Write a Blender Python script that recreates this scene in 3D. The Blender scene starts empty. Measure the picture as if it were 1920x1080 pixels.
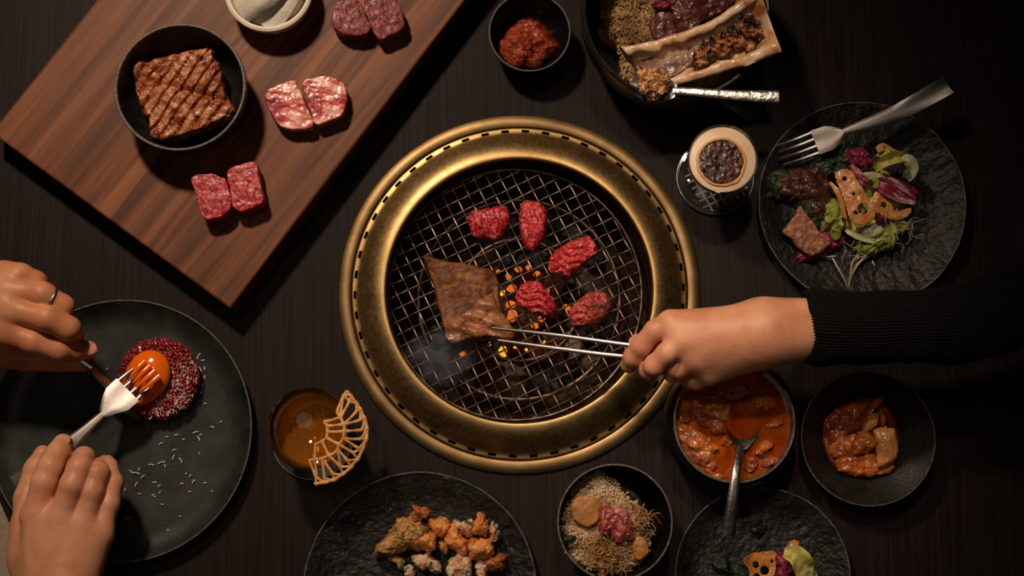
import bpy, math, random
import numpy as np
from mathutils import Vector, noise

sc = bpy.context.scene
COL = sc.collection
R = math.radians
# ---------------------------------------------------------------- camera, world, lights, exposure
TH = R(8.0); DIST = 1.30; FPX = 2600.0
CAM = Vector((0, -DIST*math.sin(TH), DIST*math.cos(TH)))
cd = bpy.data.cameras.new('camera'); cam = bpy.data.objects.new('camera', cd); COL.objects.link(cam)
cd.sensor_width = 36; cd.lens = 36*FPX/1920; cam.location = CAM; cam.rotation_euler = (TH, 0, 0)
sc.camera = cam
w = bpy.data.worlds.new('world'); sc.world = w; w.use_nodes = True
w.node_tree.nodes['Background'].inputs[0].default_value = (1.0, .80, .66, 1)
w.node_tree.nodes['Background'].inputs[1].default_value = .035
sc.view_settings.view_transform = 'Standard'; sc.view_settings.look = 'None'
sc.view_settings.gamma = 1; sc.view_settings.use_curve_mapping = False
sc.view_settings.exposure = 0.0
sc.cycles.use_denoising = True
sc.cycles.max_bounces = 10; sc.cycles.transmission_bounces = 8; sc.cycles.transparent_max_bounces = 8
sc.cycles.caustics_reflective = False
sc.cycles.volume_step_rate = 3

def lamp(name, loc, tgt, power, size, col, spot=None, blend=.6):
    ld = bpy.data.lights.new(name, 'SPOT' if spot else 'AREA')
    ld.energy = power; ld.color = col
    if spot: ld.spot_size = R(spot); ld.spot_blend = blend; ld.shadow_soft_size = size
    else: ld.shape = 'DISK'; ld.size = size
    o = bpy.data.objects.new(name, ld); COL.objects.link(o); o.location = loc
    o.rotation_euler = (Vector(tgt)-Vector(loc)).to_track_quat('-Z', 'Y').to_euler()
    return o
lamp('key_spot', (-.52, .88, 1.30), (-.17, .03, 0), 72, .075, (1, .77, .56), 52, 1.0)
lamp('right_spot', (.08, .70, 1.55), (.17, -.06, 0), 34, .04, (1, .77, .58), 20, 1.0)
lamp('bottom_spot', (-.35, .35, 1.7), (.06, -.27, 0), 16, .05, (1, .80, .64), 30, 1.0)
lamp('soft_fill', (-.1, -.4, 1.8), (0, 0, 0), .9, .6, (1, .82, .70))

# ---------------------------------------------------------------- helpers
def W(px, py, z=0.0):
    x = (px-960)/FPX; y = (540-py)/FPX
    d = Vector((x, y*math.cos(TH)+math.sin(TH), y*math.sin(TH)-math.cos(TH)))
    t = (z-CAM.z)/d.z
    return CAM + d*t
def S(z): return (1.3-z)/2600.0          # metres per photo pixel at height z
def fbm(p, s, o=3, seed=0):
    q = Vector((p[0]*s+seed*7.3, p[1]*s-seed*3.1, p[2]*s+seed*1.7)); a = 1; t = 0
    for i in range(o):
        t += a*noise.noise(q); q = q*2.1; a *= .5
    return t
def T(o, label, cat, group=None, kind=None):
    o['label'] = label; o['category'] = cat
    if group: o['group'] = group
    if kind: o['kind'] = kind
    return o
def thing(name, loc, label, cat, group=None):
    o = bpy.data.objects.new(name, None); COL.objects.link(o); o.location = loc
    o.empty_display_size = .01
    return T(o, label, cat, group)
def wloc(o):
    v = Vector(o.location)
    while o.parent: o = o.parent; v += Vector(o.location)
    return v
def mk(name, VF, mat, parent=None, tag=None, smooth=True, sub=0, sharp=48):
    V, F = VF
    V = np.array([tuple(v) for v in V], dtype=float) if not isinstance(V, np.ndarray) else V
    if parent is not None: org = np.array(wloc(parent))
    else:
        org = V.mean(0); org[2] = V[:, 2].min()
    me = bpy.data.meshes.new(name)
    me.from_pydata((V-org).tolist(), [], F if isinstance(F, list) else F.tolist())
    me.update()
    if smooth:
        me.polygons.foreach_set('use_smooth', [True]*len(me.polygons))
        if sharp: me.set_sharp_from_angle(angle=R(sharp))
    o = bpy.data.objects.new(name, me); COL.objects.link(o)
    me.materials.append(mat)
    if parent is not None: o.parent = parent
    else: o.location = org
    if tag: T(o, *tag)
    if sub:
        m = o.modifiers.new('sub', 'SUBSURF'); m.levels = sub; m.render_levels = sub
    return o
def stuff(o): o['kind'] = 'stuff'; return o
def join(parts):
    V = []; F = []
    for v, f in parts:
        n = len(V); V += [tuple(x) for x in v]; F += [tuple(i+n for i in g) for g in f]
    return V, F
def lathe(c, prof, seg=96, wob=0, ws=30, seed=0, rough=0, close=True):
    """prof: (r,z) list; z absolute"""
    V = []; F = []; n = len(prof)
    for j in range(seg):
        a = 2*math.pi*j/seg; ca, sa = math.cos(a), math.sin(a)
        for (r, z) in prof:
            k = 1
            if wob: k = 1+wob*(fbm((ca*.6, sa*.6, 0), 2.2, 3, seed))
            x, y = c[0]+r*k*ca, c[1]+r*k*sa
            if rough:
                d = rough*fbm((x, y, z), ws, 3, seed); z2 = z+d
                if r < 1e-6: z2 = z
            else: z2 = z
            V.append((x, y, z2))
    for j in range(seg):
        b = ((j+1) % seg)*n; a = j*n
        for i in range(n-1):
            F.append((a+i, b+i, b+i+1, a+i+1))
        if close: F.append((a+n-1, b+n-1, b, a))
    return V, F
def cat(P, n, closed=False):
    """catmull-rom resample of point list to n points"""
    P = [Vector(p) for p in P]; m = len(P); out = []
    segs = m if closed else m-1
    for i in range(n):
        t = i/(n if closed else n-1)*segs; k = min(int(t), segs-1); u = t-k
        g = (lambda j: P[j % m]) if closed else (lambda j: P[max(0, min(m-1, j))])
        a, b, c, d = g(k-1), g(k), g(k+1), g(k+2)
        out.append(.5*((2*b)+(c-a)*u+(2*a-5*b+4*c-d)*u*u+(3*b-a-3*c+d)*u**3))
    return out
def interp(L, t):
    if not isinstance(L, (list, tuple)): return L
    x = t*(len(L)-1); i = min(int(x), len(L)-2); u = x-i
    return L[i]*(1-u)+L[i+1]*u
def strip(path, wd, th, cup=0, n=24, m=7, up=(0, 0, 1), ruf=0, rs=90, seed=0, tilt=0):
    """flat bar with rounded edge swept along a path; wd/th/cup/tilt may be lists"""
    P = cat(path, n); V = []; F = []; L = 2*m-2
    up = Vector(up)
    for i, p in enumerate(P):
        t = i/(n-1)
        tg = (P[min(i+1, n-1)]-P[max(i-1, 0)]).normalized()
        s = tg.cross(up).normalized(); u_ = s.cross(tg).normalized()
        tl = interp(tilt, t)
        if tl: s, u_ = s*math.cos(tl)+u_*math.sin(tl), u_*math.cos(tl)-s*math.sin(tl)
        hw = interp(wd, t); ht = interp(th, t); cp = interp(cup, t)
        for k in range(L):
            if k < m: u = -1+2*k/(m-1); sg = 1
            else: u = 1-2*(k-m+1)/(m-1); sg = -1
            q = p+s*(hw*u)+u_*(sg*ht*(1-u**4)+cp*u*u)
            if ruf:
                b = p+s*(hw*u); q = q+u_*(ruf*fbm(b, rs, 3, seed)*(.35+abs(u)))+s*(ruf*.5*fbm(b, rs*.8, 2, seed+5))
            V.append(q)
    for i in range(n-1):
        for k in range(L):
            a = i*L+k; b = i*L+(k+1) % L
            F.append((a, b, b+L, a+L))
    F.append(tuple(range(L-1, -1, -1))); F.append(tuple(range((n-1)*L, n*L)))
    return V, F
def tube(path, r, n=16, m=8, up=(0, 0, 1), flat=1.0):
    P = cat(path, n) if n else [Vector(p) for p in path]; n = len(P); V = []; F = []
    for i, p in enumerate(P):
        tg = (P[min(i+1, n-1)]-P[max(i-1, 0)])
        tg = tg.normalized() if tg.length > 1e-9 else Vector((1, 0, 0))
        u = Vector(up)
        if abs(tg.dot(u)) > .97: u = Vector((1, 0, 0))
        s = tg.cross(u).normalized(); u = s.cross(tg)
        rr = interp(r, i/(n-1))
        for k in range(m):
            a = 2*math.pi*k/m
            V.append(p+s*(rr*math.cos(a))+u*(rr*flat*math.sin(a)))
    for i in range(n-1):
        for k in range(m):
            a = i*m+k; b = i*m+(k+1) % m; F.append((a, b, b+m, a+m))
    F.append(tuple(range(m-1, -1, -1))); F.append(tuple(range((n-1)*m, n*m)))
    return V, F
def ol(pts, sx, ox, oy): return [(p[0]/sx+ox, p[1]/sx+oy) for p in pts]
def circ(cx, cy, rx, ry=None, n=12): 
    ry = ry or rx
    return [(cx+rx*math.cos(2*math.pi*i/n), cy-ry*math.sin(2*math.pi*i/n)) for i in range(n)]
def pad(out, z0, h, seg=72, K=12, edge=.16, amp=.0012, s=120, seed=0, dome=.15, jag=.0, js=60, top=None, hz=None, low=.94, cdrop=.35):
    """solid slab: photo outline at its top height, extruded down, rounded and roughened"""
    zt = z0+h if hz is None else hz
    O = cat([W(x, y, zt) for x, y in out], seg, True)
    c = sum(O, Vector())/seg
    if jag: O = [p+(p-c).normalized()*jag*fbm(p, js, 3, seed+9) for p in O]
    rings = [(i/K*(1-edge), 1) for i in range(K+1)]
    rings += [(1-edge+edge*math.sin(a), 1-cdrop*(1-math.cos(a))) for a in (R(25), R(50), R(72), R(90))]
    rings += [(1.0 if low >= .94 else (1+low)/2, .45), (.99 if low >= .94 else (1+3*low)/4, .25), (low, .06), (low-.06, 0), (.45, 0), (0, 0)]
    V = []; F = []; n = len(rings)
    for j, p in enumerate(O):
        for (r, zf) in rings:
            x = c.x+(p.x-c.x)*r; y = c.y+(p.y-c.y)*r
            z = z0+h*zf
            if zf > .5: z -= h*dome*r*r
            b = Vector((x, y, z))
            if zf > .2:
                d = amp*fbm(b, s, 4, seed); b.z += d; 
                q = (Vector((p.x, p.y, 0))-Vector((c.x, c.y, 0))); q = q.normalized() if q.length > 0 else q
                b += q*(amp*.8*r*fbm(b, s*1.2, 2, seed+3))
                if top and zf > .4: b.z += top(x, y)*(1 if zf > .8 else .5)
            V.append(b)
    # weld poles
    for idx in (0, n-1):
        av = sum((V[j*n+idx] for j in range(seg)), Vector())/seg
        for j in range(seg): V[j*n+idx] = av
    for j in range(seg):
        a = j*n; b = ((j+1) % seg)*n
        for i in range(n-1): F.append((b+i, a+i, a+i+1, b+i+1))
    return V, F
_t = (1+5**.5)/2
ICO = np.array([(-1,_t,0),(1,_t,0),(-1,-_t,0),(1,-_t,0),(0,-1,_t),(0,1,_t),(0,-1,-_t),(0,1,-_t),(_t,0,-1),(_t,0,1),(-_t,0,-1),(-_t,0,1)])/math.sqrt(1+_t*_t)
ICOF = np.array([(0,11,5),(0,5,1),(0,1,7),(0,7,10),(0,10,11),(1,5,9),(5,11,4),(11,10,2),(10,7,6),(7,1,8),(3,9,4),(3,4,2),(3,2,6),(3,6,8),(3,8,9),(4,9,5),(2,4,11),(6,2,10),(8,6,7),(9,8,1)])
def subdiv(V, F):
    V = [tuple(v) for v in V]; mp = {}; G = []
    def mid(a, b):
        k = (min(a, b), max(a, b))
        if k not in mp:
            v = Vector(V[a])+Vector(V[b]); v.normalize(); mp[k] = len(V); V.append(tuple(v))
        return mp[k]
    for a, b, c in F:
        x, y, z = mid(a, b), mid(b, c), mid(c, a); G += [(a, x, z), (b, y, x), (c, z, y), (x, y, z)]
    return np.array(V), np.array(G)
ICO1 = subdiv(ICO, ICOF); ICO2 = subdiv(*ICO1); ICO3 = subdiv(*ICO2)
def blob(c, r, amp=.0, s=60, seed=0, ico=None, rot=0, clampz=None):
    V0, F0 = ico if ico is not None else ICO3
    V = []; cr, sr = math.cos(rot), math.sin(rot); c = Vector(c)
    for v in V0:
        x, y, z = v[0]*r[0], v[1]*r[1], v[2]*r[2]
        p = Vector((x*cr-y*sr, x*sr+y*cr, z))
        n = p.normalized()
        p = c+p
        if amp: p = p+n*amp*fbm(p, s, 4, seed)
        if clampz is not None and p.z < clampz: p.z = clampz
        V.append(p)
    return V, [tuple(int(i) for i in f) for f in F0]
def scatter(pts, size, seed=0, jit=.25, flatten=0, ico=0, tiltz=1.0):
    """joined little ellipsoids, numpy"""
    rng = np.random.default_rng(seed); P = np.array([tuple(p) for p in pts]); n = len(P)
    V0, F0 = ((ICO, ICOF), ICO1)[ico]
    q = rng.normal(size=(n, 4)); q[:, 1:3] *= tiltz; q /= np.linalg.norm(q, axis=1)[:, None]
    a, b, c, d = q.T
    M = np.stack([np.stack([a*a+b*b-c*c-d*d, 2*(b*c-a*d), 2*(b*d+a*c)], -1),
                  np.stack([2*(b*c+a*d), a*a-b*b+c*c-d*d, 2*(c*d-a*b)], -1),
                  np.stack([2*(b*d-a*c), 2*(c*d+a*b), a*a-b*b-c*c+d*d], -1)], -2)
    sz = np.array(size)[None]*(1+jit*rng.normal(size=(n, 1)).clip(-2, 2))
    L = V0[None]*sz[:, None]
    V = np.einsum('nij,nkj->nki', M, L)+P[:, None]
    F = F0[None]+(np.arange(n)*len(V0))[:, None, None]
    return V.reshape(-1, 3), F.reshape(-1, 3)

# ---------------------------------------------------------------- SDF skin mesher (numpy surface nets)
def surf(bones_groups, h, kj, tend=(), pads=()):
    """bones_groups[0] = palm/forearm capsules (a,b,ra,rb), others = fingers; returns mesh"""
    allp = [p for g in bones_groups for (a, b, ra, rb) in g for p in (a, b)]
    A = np.array([tuple(p) for p in allp]); lo = A.min(0)-.034; hi = A.max(0)+.034
    N = np.ceil((hi-lo)/h).astype(int)+1
    xs = [lo[i]+h*np.arange(N[i]) for i in range(3)]
    G = np.stack(np.meshgrid(*xs, indexing='ij'), -1).astype(np.float32)
    def cap(a, b, ra, rb):
        a = np.array(tuple(a), dtype=np.float32); b = np.array(tuple(b), dtype=np.float32); ab = b-a
        t = np.clip(((G-a)@ab)/max(float(ab@ab), 1e-9), 0, 1)
        return np.linalg.norm(G-(a+t[..., None]*ab), axis=-1)-(ra+(rb-ra)*t)
    def smin(x, y, k):
        q = np.clip(.5+.5*(y-x)/k, 0, 1)
        return y*(1-q)+x*q-k*q*(1-q)
    palm = None
    for b in bones_groups[0]:
        d = cap(*b); palm = d if palm is None else smin(palm, d, .016)
    for b in tend: palm = smin(palm, cap(*b), .006)
    tot = palm
    fs = []
    for g in bones_groups[1:]:
        f = None
        for b in g:
            d = cap(*b); f = d if f is None else smin(f, d, .0035)
        fs.append(smin(palm, f, kj))
    for f in fs: tot = smin(tot, f, .0012)
    D = tot
    s = D < 0
    c = np.zeros(tuple(N-1), int)
    offs = [(i, j, k) for i in (0, 1) for j in (0, 1) for k in (0, 1)]
    def sl(o): return tuple(slice(o[i], N[i]-1+o[i]) for i in range(3))
    for o in offs: c += s[sl(o)]
    act = (c > 0) & (c < 8); idx = -np.ones(act.shape, int); idx[act] = np.arange(act.sum())
    I = np.argwhere(act); acc = np.zeros((len(I), 3)); cnt = np.zeros(len(I))
    for o in offs:
        for ax in range(3):
            if o[ax] == 0:
                o2 = list(o); o2[ax] = 1
                a = D[I[:, 0]+o[0], I[:, 1]+o[1], I[:, 2]+o[2]]; b = D[I[:, 0]+o2[0], I[:, 1]+o2[1], I[:, 2]+o2[2]]
                m = (a < 0) != (b < 0); t = np.where(m, a/np.where(m, a-b, 1), 0)
                p = np.array(o, float)[None].repeat(len(I), 0); p[:, ax] = t
                acc += p*m[:, None]; cnt += m
    V = lo+h*(I+acc/cnt[:, None]); F = []
    for ax in range(3):
        u, v = (ax+1) % 3, (ax+2) % 3
        a = [slice(0, None)]*3; b = [slice(0, None)]*3; a[ax] = slice(0, N[ax]-1); b[ax] = slice(1, None)
        s0 = s[tuple(a)]; s1 = s[tuple(b)]
        E = np.argwhere(s0 != s1)
        E = E[(E[:, u] > 0) & (E[:, v] > 0) & (E[:, u] < N[u]-1) & (E[:, v] < N[v]-1)]
        def cid(du, dv):
            q = E.copy(); q[:, u] -= du; q[:, v] -= dv; return idx[q[:, 0], q[:, 1], q[:, 2]]
        q = np.stack([cid(1, 1), cid(0, 1), cid(0, 0), cid(1, 0)], -1)
        fl = s1[E[:, 0], E[:, 1], E[:, 2]]
        q[fl] = q[fl][:, ::-1]
        F.append(q)
    F = np.concatenate(F); F = F[(F >= 0).all(1)]
    return V, F

# ---------------------------------------------------------------- materials
def M(name, cols, scale=60, det=5, dist=0., st=(1, 1, 1), rot=0, rough=.5, metal=0, bump=0, bs=None, bd=.001,
      coat=0, sss=0, sssc=(1, .3, .15), spec=.5, trans=0, ior=1.45, emit=None, es=0, tex='noise', rv=0, rnd=0, aniso=0, sheen=0, bst=None):
    m = bpy.data.materials.new(name); m.use_nodes = True; nt = m.node_tree; N = nt.nodes; Lk = nt.links
    b = N['Principled BSDF']
    def put(k, v): b.inputs[k].default_value = v
    tc = N.new('ShaderNodeTexCoord')
    def coords(stv):
        mp = N.new('ShaderNodeMapping'); mp.inputs['Scale'].default_value = stv
        r = N.new('ShaderNodeMapping'); r.inputs['Rotation'].default_value = (0, 0, rot)
        src = tc.outputs['Object']
        if rnd:
            oi = N.new('ShaderNodeObjectInfo'); ml = N.new('ShaderNodeMath'); ml.operation = 'MULTIPLY'; ml.inputs[1].default_value = rnd
            Lk.new(oi.outputs['Random'], ml.inputs[0]); ad = N.new('ShaderNodeVectorMath'); ad.operation = 'ADD'
            Lk.new(src, ad.inputs[0]); Lk.new(ml.outputs[0], ad.inputs[1]); src = ad.outputs[0]
        Lk.new(src, r.inputs[0]); Lk.new(r.outputs[0], mp.inputs[0]); return mp.outputs[0]
    cv = coords(st)
    if len(cols) == 1: b.inputs['Base Color'].default_value = (*cols[0], 1)
    else:
        if tex == 'noise':
            n = N.new('ShaderNodeTexNoise'); n.inputs['Scale'].default_value = scale; n.inputs['Detail'].default_value = det
            n.inputs['Distortion'].default_value = dist; out = n.outputs[0]
        elif tex == 'wave':
            n = N.new('ShaderNodeTexWave'); n.inputs['Scale'].default_value = scale; n.inputs['Detail'].default_value = det
            n.inputs['Distortion'].default_value = dist; n.inputs['Detail Scale'].default_value = 2.5; out = n.outputs[1]
        else:
            n = N.new('ShaderNodeTexVoronoi'); n.inputs['Scale'].default_value = scale; n.feature = 'DISTANCE_TO_EDGE'; out = n.outputs[0]
        Lk.new(cv, n.inputs['Vector'])
        cr = N.new('ShaderNodeValToRGB'); el = cr.color_ramp.elements
        k = len(cols)
        ps = [c[3] if len(c) > 3 else .3+.4*i/(k-1) for i, c in enumerate(cols)]
        el[0].position = ps[0]; el[0].color = (*cols[0][:3], 1); el[1].position = ps[-1]; el[1].color = (*cols[-1][:3], 1)
        for i in range(1, k-1):
            e = el.new(ps[i]); e.color = (*cols[i][:3], 1)
        Lk.new(out, cr.inputs[0]); colout = cr.outputs[0]
        Lk.new(colout, b.inputs['Base Color'])
    put('Roughness', rough); put('Metallic', metal); put('Specular IOR Level', spec); put('IOR', ior)
    put('Coat Weight', coat); put('Coat Roughness', .12); put('Transmission Weight', trans)
    if aniso: put('Anisotropic', aniso)
    if sheen: put('Sheen Weight', sheen); put('Sheen Roughness', .5)
    if sss: put('Subsurface Weight', sss); put('Subsurface Radius', sssc); put('Subsurface Scale', .004)
    if emit: b.inputs['Emission Color'].default_value = (*emit, 1); put('Emission Strength', es)
    if bump:
        n2 = N.new('ShaderNodeTexNoise'); n2.inputs['Scale'].default_value = bs or scale*2; n2.inputs['Detail'].default_value = 6
        Lk.new(coords(bst) if bst else cv, n2.inputs['Vector'])
        bp = N.new('ShaderNodeBump'); bp.inputs['Strength'].default_value = bump; bp.inputs['Distance'].default_value = bd
        Lk.new(n2.outputs[0], bp.inputs['Height']); Lk.new(bp.outputs[0], b.inputs['Normal'])
        if rv:
            mr = N.new('ShaderNodeMapRange'); mr.inputs[3].default_value = max(0, rough-rv); mr.inputs[4].default_value = min(1, rough+rv)
            mr.inputs[1].default_value = .3; mr.inputs[2].default_value = .7
            Lk.new(n2.outputs[0], mr.inputs[0]); Lk.new(mr.outputs[0], b.inputs['Roughness'])
    return m
m_table = M('dark_oak', [(.0050, .0028, .0024), (.0130, .0078, .0068), (.021, .0132, .0116)], 1, 6, .3, (620, 9, 9), 0, .55, spec=.16, bump=.35, bs=1, bd=.0006)
m_wall = M('dark_plaster', [(.06, .045, .035), (.09, .07, .055)], 6, rough=.8)
m_floor = M('dark_floor', [(.012, .010, .009), (.02, .016, .014)], 8, rough=.7)
wood_cols = [(.052, .015, .0065, .28), (.120, .037, .014, .43), (.198, .065, .025, .56), (.30, .111, .044, .74)]
GR = R(-37.5)
m_board = M('walnut', wood_cols, 1, 7, .6, (85, 3.4, 20), R(37.6), .50, spec=.3, bump=.22, bs=1, bd=.0004, rnd=3.0, bst=(500, 12, 60))
m_brass = M('brushed_brass', [(.34, .215, .085), (.50, .335, .145)], 30, 4, .3, rough=.42, metal=1, bump=.15, bs=260, bd=.0003, rv=.05)
m_brass2 = M('flange_brass', [(.20, .125, .055), (.33, .22, .10)], 40, 4, .3, rough=.46, metal=1, bump=.12, bs=300, bd=.0003)
m_soot = M('sooty_steel', [(.012, .008, .006), (.085, .048, .028)], 60, rough=.45, metal=.5, bump=.4, bs=200, bd=.001)
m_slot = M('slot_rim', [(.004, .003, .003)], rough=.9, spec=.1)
m_wire = M('grate_wire', [(.04, .025, .018), (.13, .088, .066), (.24, .175, .135)], 110, 4, rough=.42, metal=1, bump=.3, bs=500, bd=.0004)
m_steel = M('steel', [(.48, .45, .42), (.60, .56, .53)], 300, 3, st=(1, 1, 1), rough=.36, metal=1, bump=.05, bs=700, bd=.0002)
m_ham = M('hammered_steel', [(.86, .82, .78)], rough=.30, metal=1, bump=.9, bs=230, bd=.0012)
m_dsteel = M('dark_steel', [(.36, .32, .30), (.46, .42, .40)], 200, rough=.32, metal=1, bump=.5, bs=260, bd=.0008)
m_stone = M('black_stoneware', [(.006, .0055, .005), (.018, .016, .0145)], 120, rough=.42, bump=.45, bs=420, bd=.0010, rv=.1)
m_stonetex = M('rough_black_stoneware', [(.005, .0045, .0042), (.016, .014, .013)], 90, rough=.44, bump=.9, bs=170, bd=.0030, rv=.1)
m_smooth = M('black_glaze', [(.006, .0055, .0055)], rough=.24, bump=.1, bs=200, bd=.0004)
m_green = M('green_stoneware', [(.007, .0095, .008), (.017, .021, .018), (.034, .038, .033)], 40, 8, rough=.45, bump=.35, bs=500, bd=.0006)
m_edge = M('pale_edge', [(.05, .045, .04), (.17, .15, .135)], 300, rough=.5, bump=.6, bs=600, bd=.0006)  # speckled pale rim colour; on the chili dish it paints in a highlight
m_white = M('cream_ceramic', [(.62, .54, .42), (.74, .66, .53)], 40, rough=.4, bump=.15, bs=120, bd=.0008)
m_cloth = M('white_cloth', [(.66, .60, .52), (.76, .70, .62)], 60, rough=.85, bump=.6, bs=300, bd=.0006, st=(1, 5, 1), rot=.4)
m_napkin = M('beige_linen', [(.30, .23, .16), (.38, .30, .22)], 200, rough=.9, bump=.5, bs=900, bd=.0004)
red = [(.14, .003, .006, .32), (.36, .012, .018, .46), (.60, .045, .06, .56), (.80, .25, .24, .68)]
m_red = M('red_beef', red, 300, 6, 1.2, rough=.42, bump=.45, bs=420, bd=.0008, coat=.08, sss=.15)
m_dred = M('dark_red_beef', [(.06, .004, .008, .32), (.17, .010, .018, .48), (.30, .035, .040, .62), (.42, .12, .11, .76)], 240, 6, 1.5, rough=.44, bump=.4, bs=360, bd=.0007, coat=.04, spec=.35, sss=.1)
m_marb = M('marbled_beef', [(.20, .005, .010, .34), (.46, .025, .03, .45), (.72, .17, .14, .53), (.90, .50, .42, .66)], 1, 4, .9, (26, 120, 60), R(14), .34, bump=.25, bs=3.5, bd=.0006, coat=.2, sss=.2)
m_sear = M('searing_beef', [(.13, .045, .028, .30), (.34, .014, .02, .42), (.60, .035, .045, .54), (.78, .22, .18, .70)], 190, 6, 1.6, rough=.33, bump=.8, bs=330, bd=.0018, coat=.3)
m_sear2 = M('browned_beef', [(.10, .04, .025, .32), (.22, .07, .045, .44), (.50, .035, .045, .52), (.70, .22, .17, .70)], 110, 6, 1.6, rough=.36, bump=.9, bs=300, bd=.0020, coat=.3)
m_steak = M('grilled_steak', [(.040, .011, .003, .28), (.125, .038, .009, .45), (.215, .072, .018, .60), (.36, .15, .055, .82)], 75, 8, .8, rough=.42, bump=.9, bs=260, bd=.0014, coat=0, spec=.28)
m_fold = M('steak_fold', [(.17, .05, .02), (.33, .125, .055), (.46, .21, .11)], 90, 7, rough=.32, bump=.8, bs=240, bd=.002, coat=.3)
m_galbi = M('glazed_short_rib', [(.075, .013, .004, .28), (.27, .062, .020, .42), (.44, .15, .058, .54), (.66, .36, .18, .70)], 75, 7, 1.2, rough=.38, bump=.7, bs=260, bd=.0016, coat=.15)
m_galbis = M('soy_marinade', [(.008, .004, .003)], rough=.06, coat=.5)
m_tart = M('tartare', [(.07, .003, .005), (.22, .008, .012), (.40, .03, .03)], 420, 5, .6, rough=.22, bump=.7, bs=500, bd=.001, coat=.6)
m_yolk = M('yolk', [(.95, .17, .006)], rough=.10, coat=.6, sss=.5, sssc=(1, .35, .05), bump=.03, bs=100)
m_cheese = M('cheese', [(.60, .55, .47), (.75, .70, .62)], 200, rough=.6)
m_skin = M('skin', [(.56, .23, .12, .3), (.68, .31, .18, .5), (.75, .385, .235, .7)], 38, 5, .3, rough=.44, bump=.35, bs=330, bd=.0005, sss=.35, sssc=(1, .35, .18), spec=.4)
m_skin2 = M('darker_skin', [(.50, .18, .085, .3), (.60, .245, .125, .5), (.68, .31, .165, .7)], 38, 5, .3, rough=.44, bump=.35, bs=330, bd=.0005, sss=.35, sssc=(1, .35, .18), spec=.4)  # darker tone of the skin colours, used on the knife hand
m_nail = M('nail', [(.66, .32, .22)], rough=.18, coat=.5, sss=.3)
m_knit = M('black_knit', [(.0022, .0022, .0025), (.006, .0056, .0056)], 400, rough=1, bump=.8, bs=700, bd=.001, spec=.15, sheen=.03)
m_glass = M('clear_glass', [(1, 1, 1)], rough=.0, trans=1, ior=1.48)
m_whisky = M('whisky', [(.98, .36, .045)], rough=.02, trans=.86, ior=1.35)
m_foam = M('foam', [(.72, .50, .33), (.84, .66, .48)], 60, rough=.35, sss=.4, bump=.1, bs=900, coat=.3)
m_drink = M('creamy_drink', [(.74, .62, .48)], rough=.3, sss=.4)
m_citrus = M('charred_citrus', [(.005, .002, .002, .3), (.028, .006, .005, .5), (.11, .022, .012, .72)], 190, 6, rough=.28, bump=.9, bs=260, bd=.002, coat=.4)
m_rind = M('citrus_rind', [(.50, .25, .08), (.66, .38, .16)], 100, rough=.4)
m_lat = M('lattice_print', [(.42, .36, .28)], rough=.5)
m_coast = M('smoked_glass', [(.035, .034, .035)], rough=.12, coat=.3)
m_lace = M('fried_lace', [(.50, .19, .045), (.72, .34, .11), (.82, .46, .19)], 160, rough=.4, bump=.7, bs=400, bd=.001, sss=.15)
m_chili = M('chili_paste', [(.09, .008, .003), (.30, .032, .008), (.48, .09, .025)], 220, 6, rough=.34, bump=1, bs=420, bd=.0022, coat=.25)
m_bulgur = M('fried_rice', [(.15, .07, .022), (.38, .22, .085), (.56, .37, .17)], 60, rough=.5)
m_rice = M('steamed_rice', [(.26, .13, .05), (.50, .33, .17), (.64, .49, .32)], 45, rough=.4, sss=.15)
m_bone = M('roasted_bone', [(.30, .10, .035, .30), (.62, .33, .16, .42), (.76, .54, .34, .55), (.82, .65, .46, .75)], 48, 6, .8, rough=.42, bump=.5, bs=260, bd=.001, coat=.2)
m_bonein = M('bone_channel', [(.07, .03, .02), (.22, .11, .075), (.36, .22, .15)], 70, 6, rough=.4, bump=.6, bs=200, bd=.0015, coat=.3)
m_marrow = M('roasted_marrow', [(.012, .004, .003, .40), (.10, .028, .010, .50), (.42, .15, .045, .60), (.60, .38, .22, .76)], 75, 6, rough=.42, bump=.9, bs=300, bd=.002, coat=.5)
m_scoop = M('marrow_scoop', [(.22, .07, .02, .3), (.56, .27, .10, .5), (.72, .46, .24, .7)], 200, 6, rough=.3, bump=.8, bs=300, bd=.002, coat=.5)
m_sausage = M('dark_sliced_beef', [(.045, .010, .010), (.12, .028, .025), (.17, .05, .04)], 160, rough=.38, bump=.5, bs=250, bd=.001, coat=.2)
m_dkbeef = M('dark_roast_beef', [(.018, .006, .005), (.060, .020, .015), (.11, .045, .030)], 160, rough=.38, bump=.5, bs=250, bd=.001, coat=.15)
m_kale = M('dark_kale', [(.004, .010, .005), (.014, .030, .012), (.03, .055, .02)], 200, rough=.4, bump=.8, bs=300, bd=.002)
m_lett = M('frisee', [(.12, .15, .022), (.28, .32, .05), (.46, .46, .12)], 110, rough=.42, bump=.5, bs=200, bd=.001, sss=.1)
m_yell = M('yellow_lettuce', [(.35, .28, .04), (.56, .50, .12), (.62, .58, .26)], 110, rough=.4, bump=.4, bs=200, sss=.1)
m_radi = M('radicchio', [(.11, .008, .030, .33), (.24, .022, .065, .50), (.55, .34, .34, .62), (.66, .50, .46, .72)], 1, 6, .5, (45, 260, 90), .45, .35, bump=.5, bs=2, bd=.0008, sss=.1)
m_radid = M('purple_radicchio', [(.07, .006, .022), (.22, .018, .06), (.34, .06, .12)], 160, rough=.35, bump=.6, bs=200, bd=.0012)
m_lotus = M('fried_lotus_root', [(.34, .105, .020), (.52, .20, .045), (.64, .32, .11)], 90, rough=.36, bump=.5, bs=260, bd=.001, coat=.2, sss=.1)
m_toast = M('toast', [(.10, .035, .018, .3), (.26, .10, .05, .5), (.44, .22, .11, .72)], 260, 7, rough=.6, bump=.9, bs=330, bd=.002)
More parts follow.
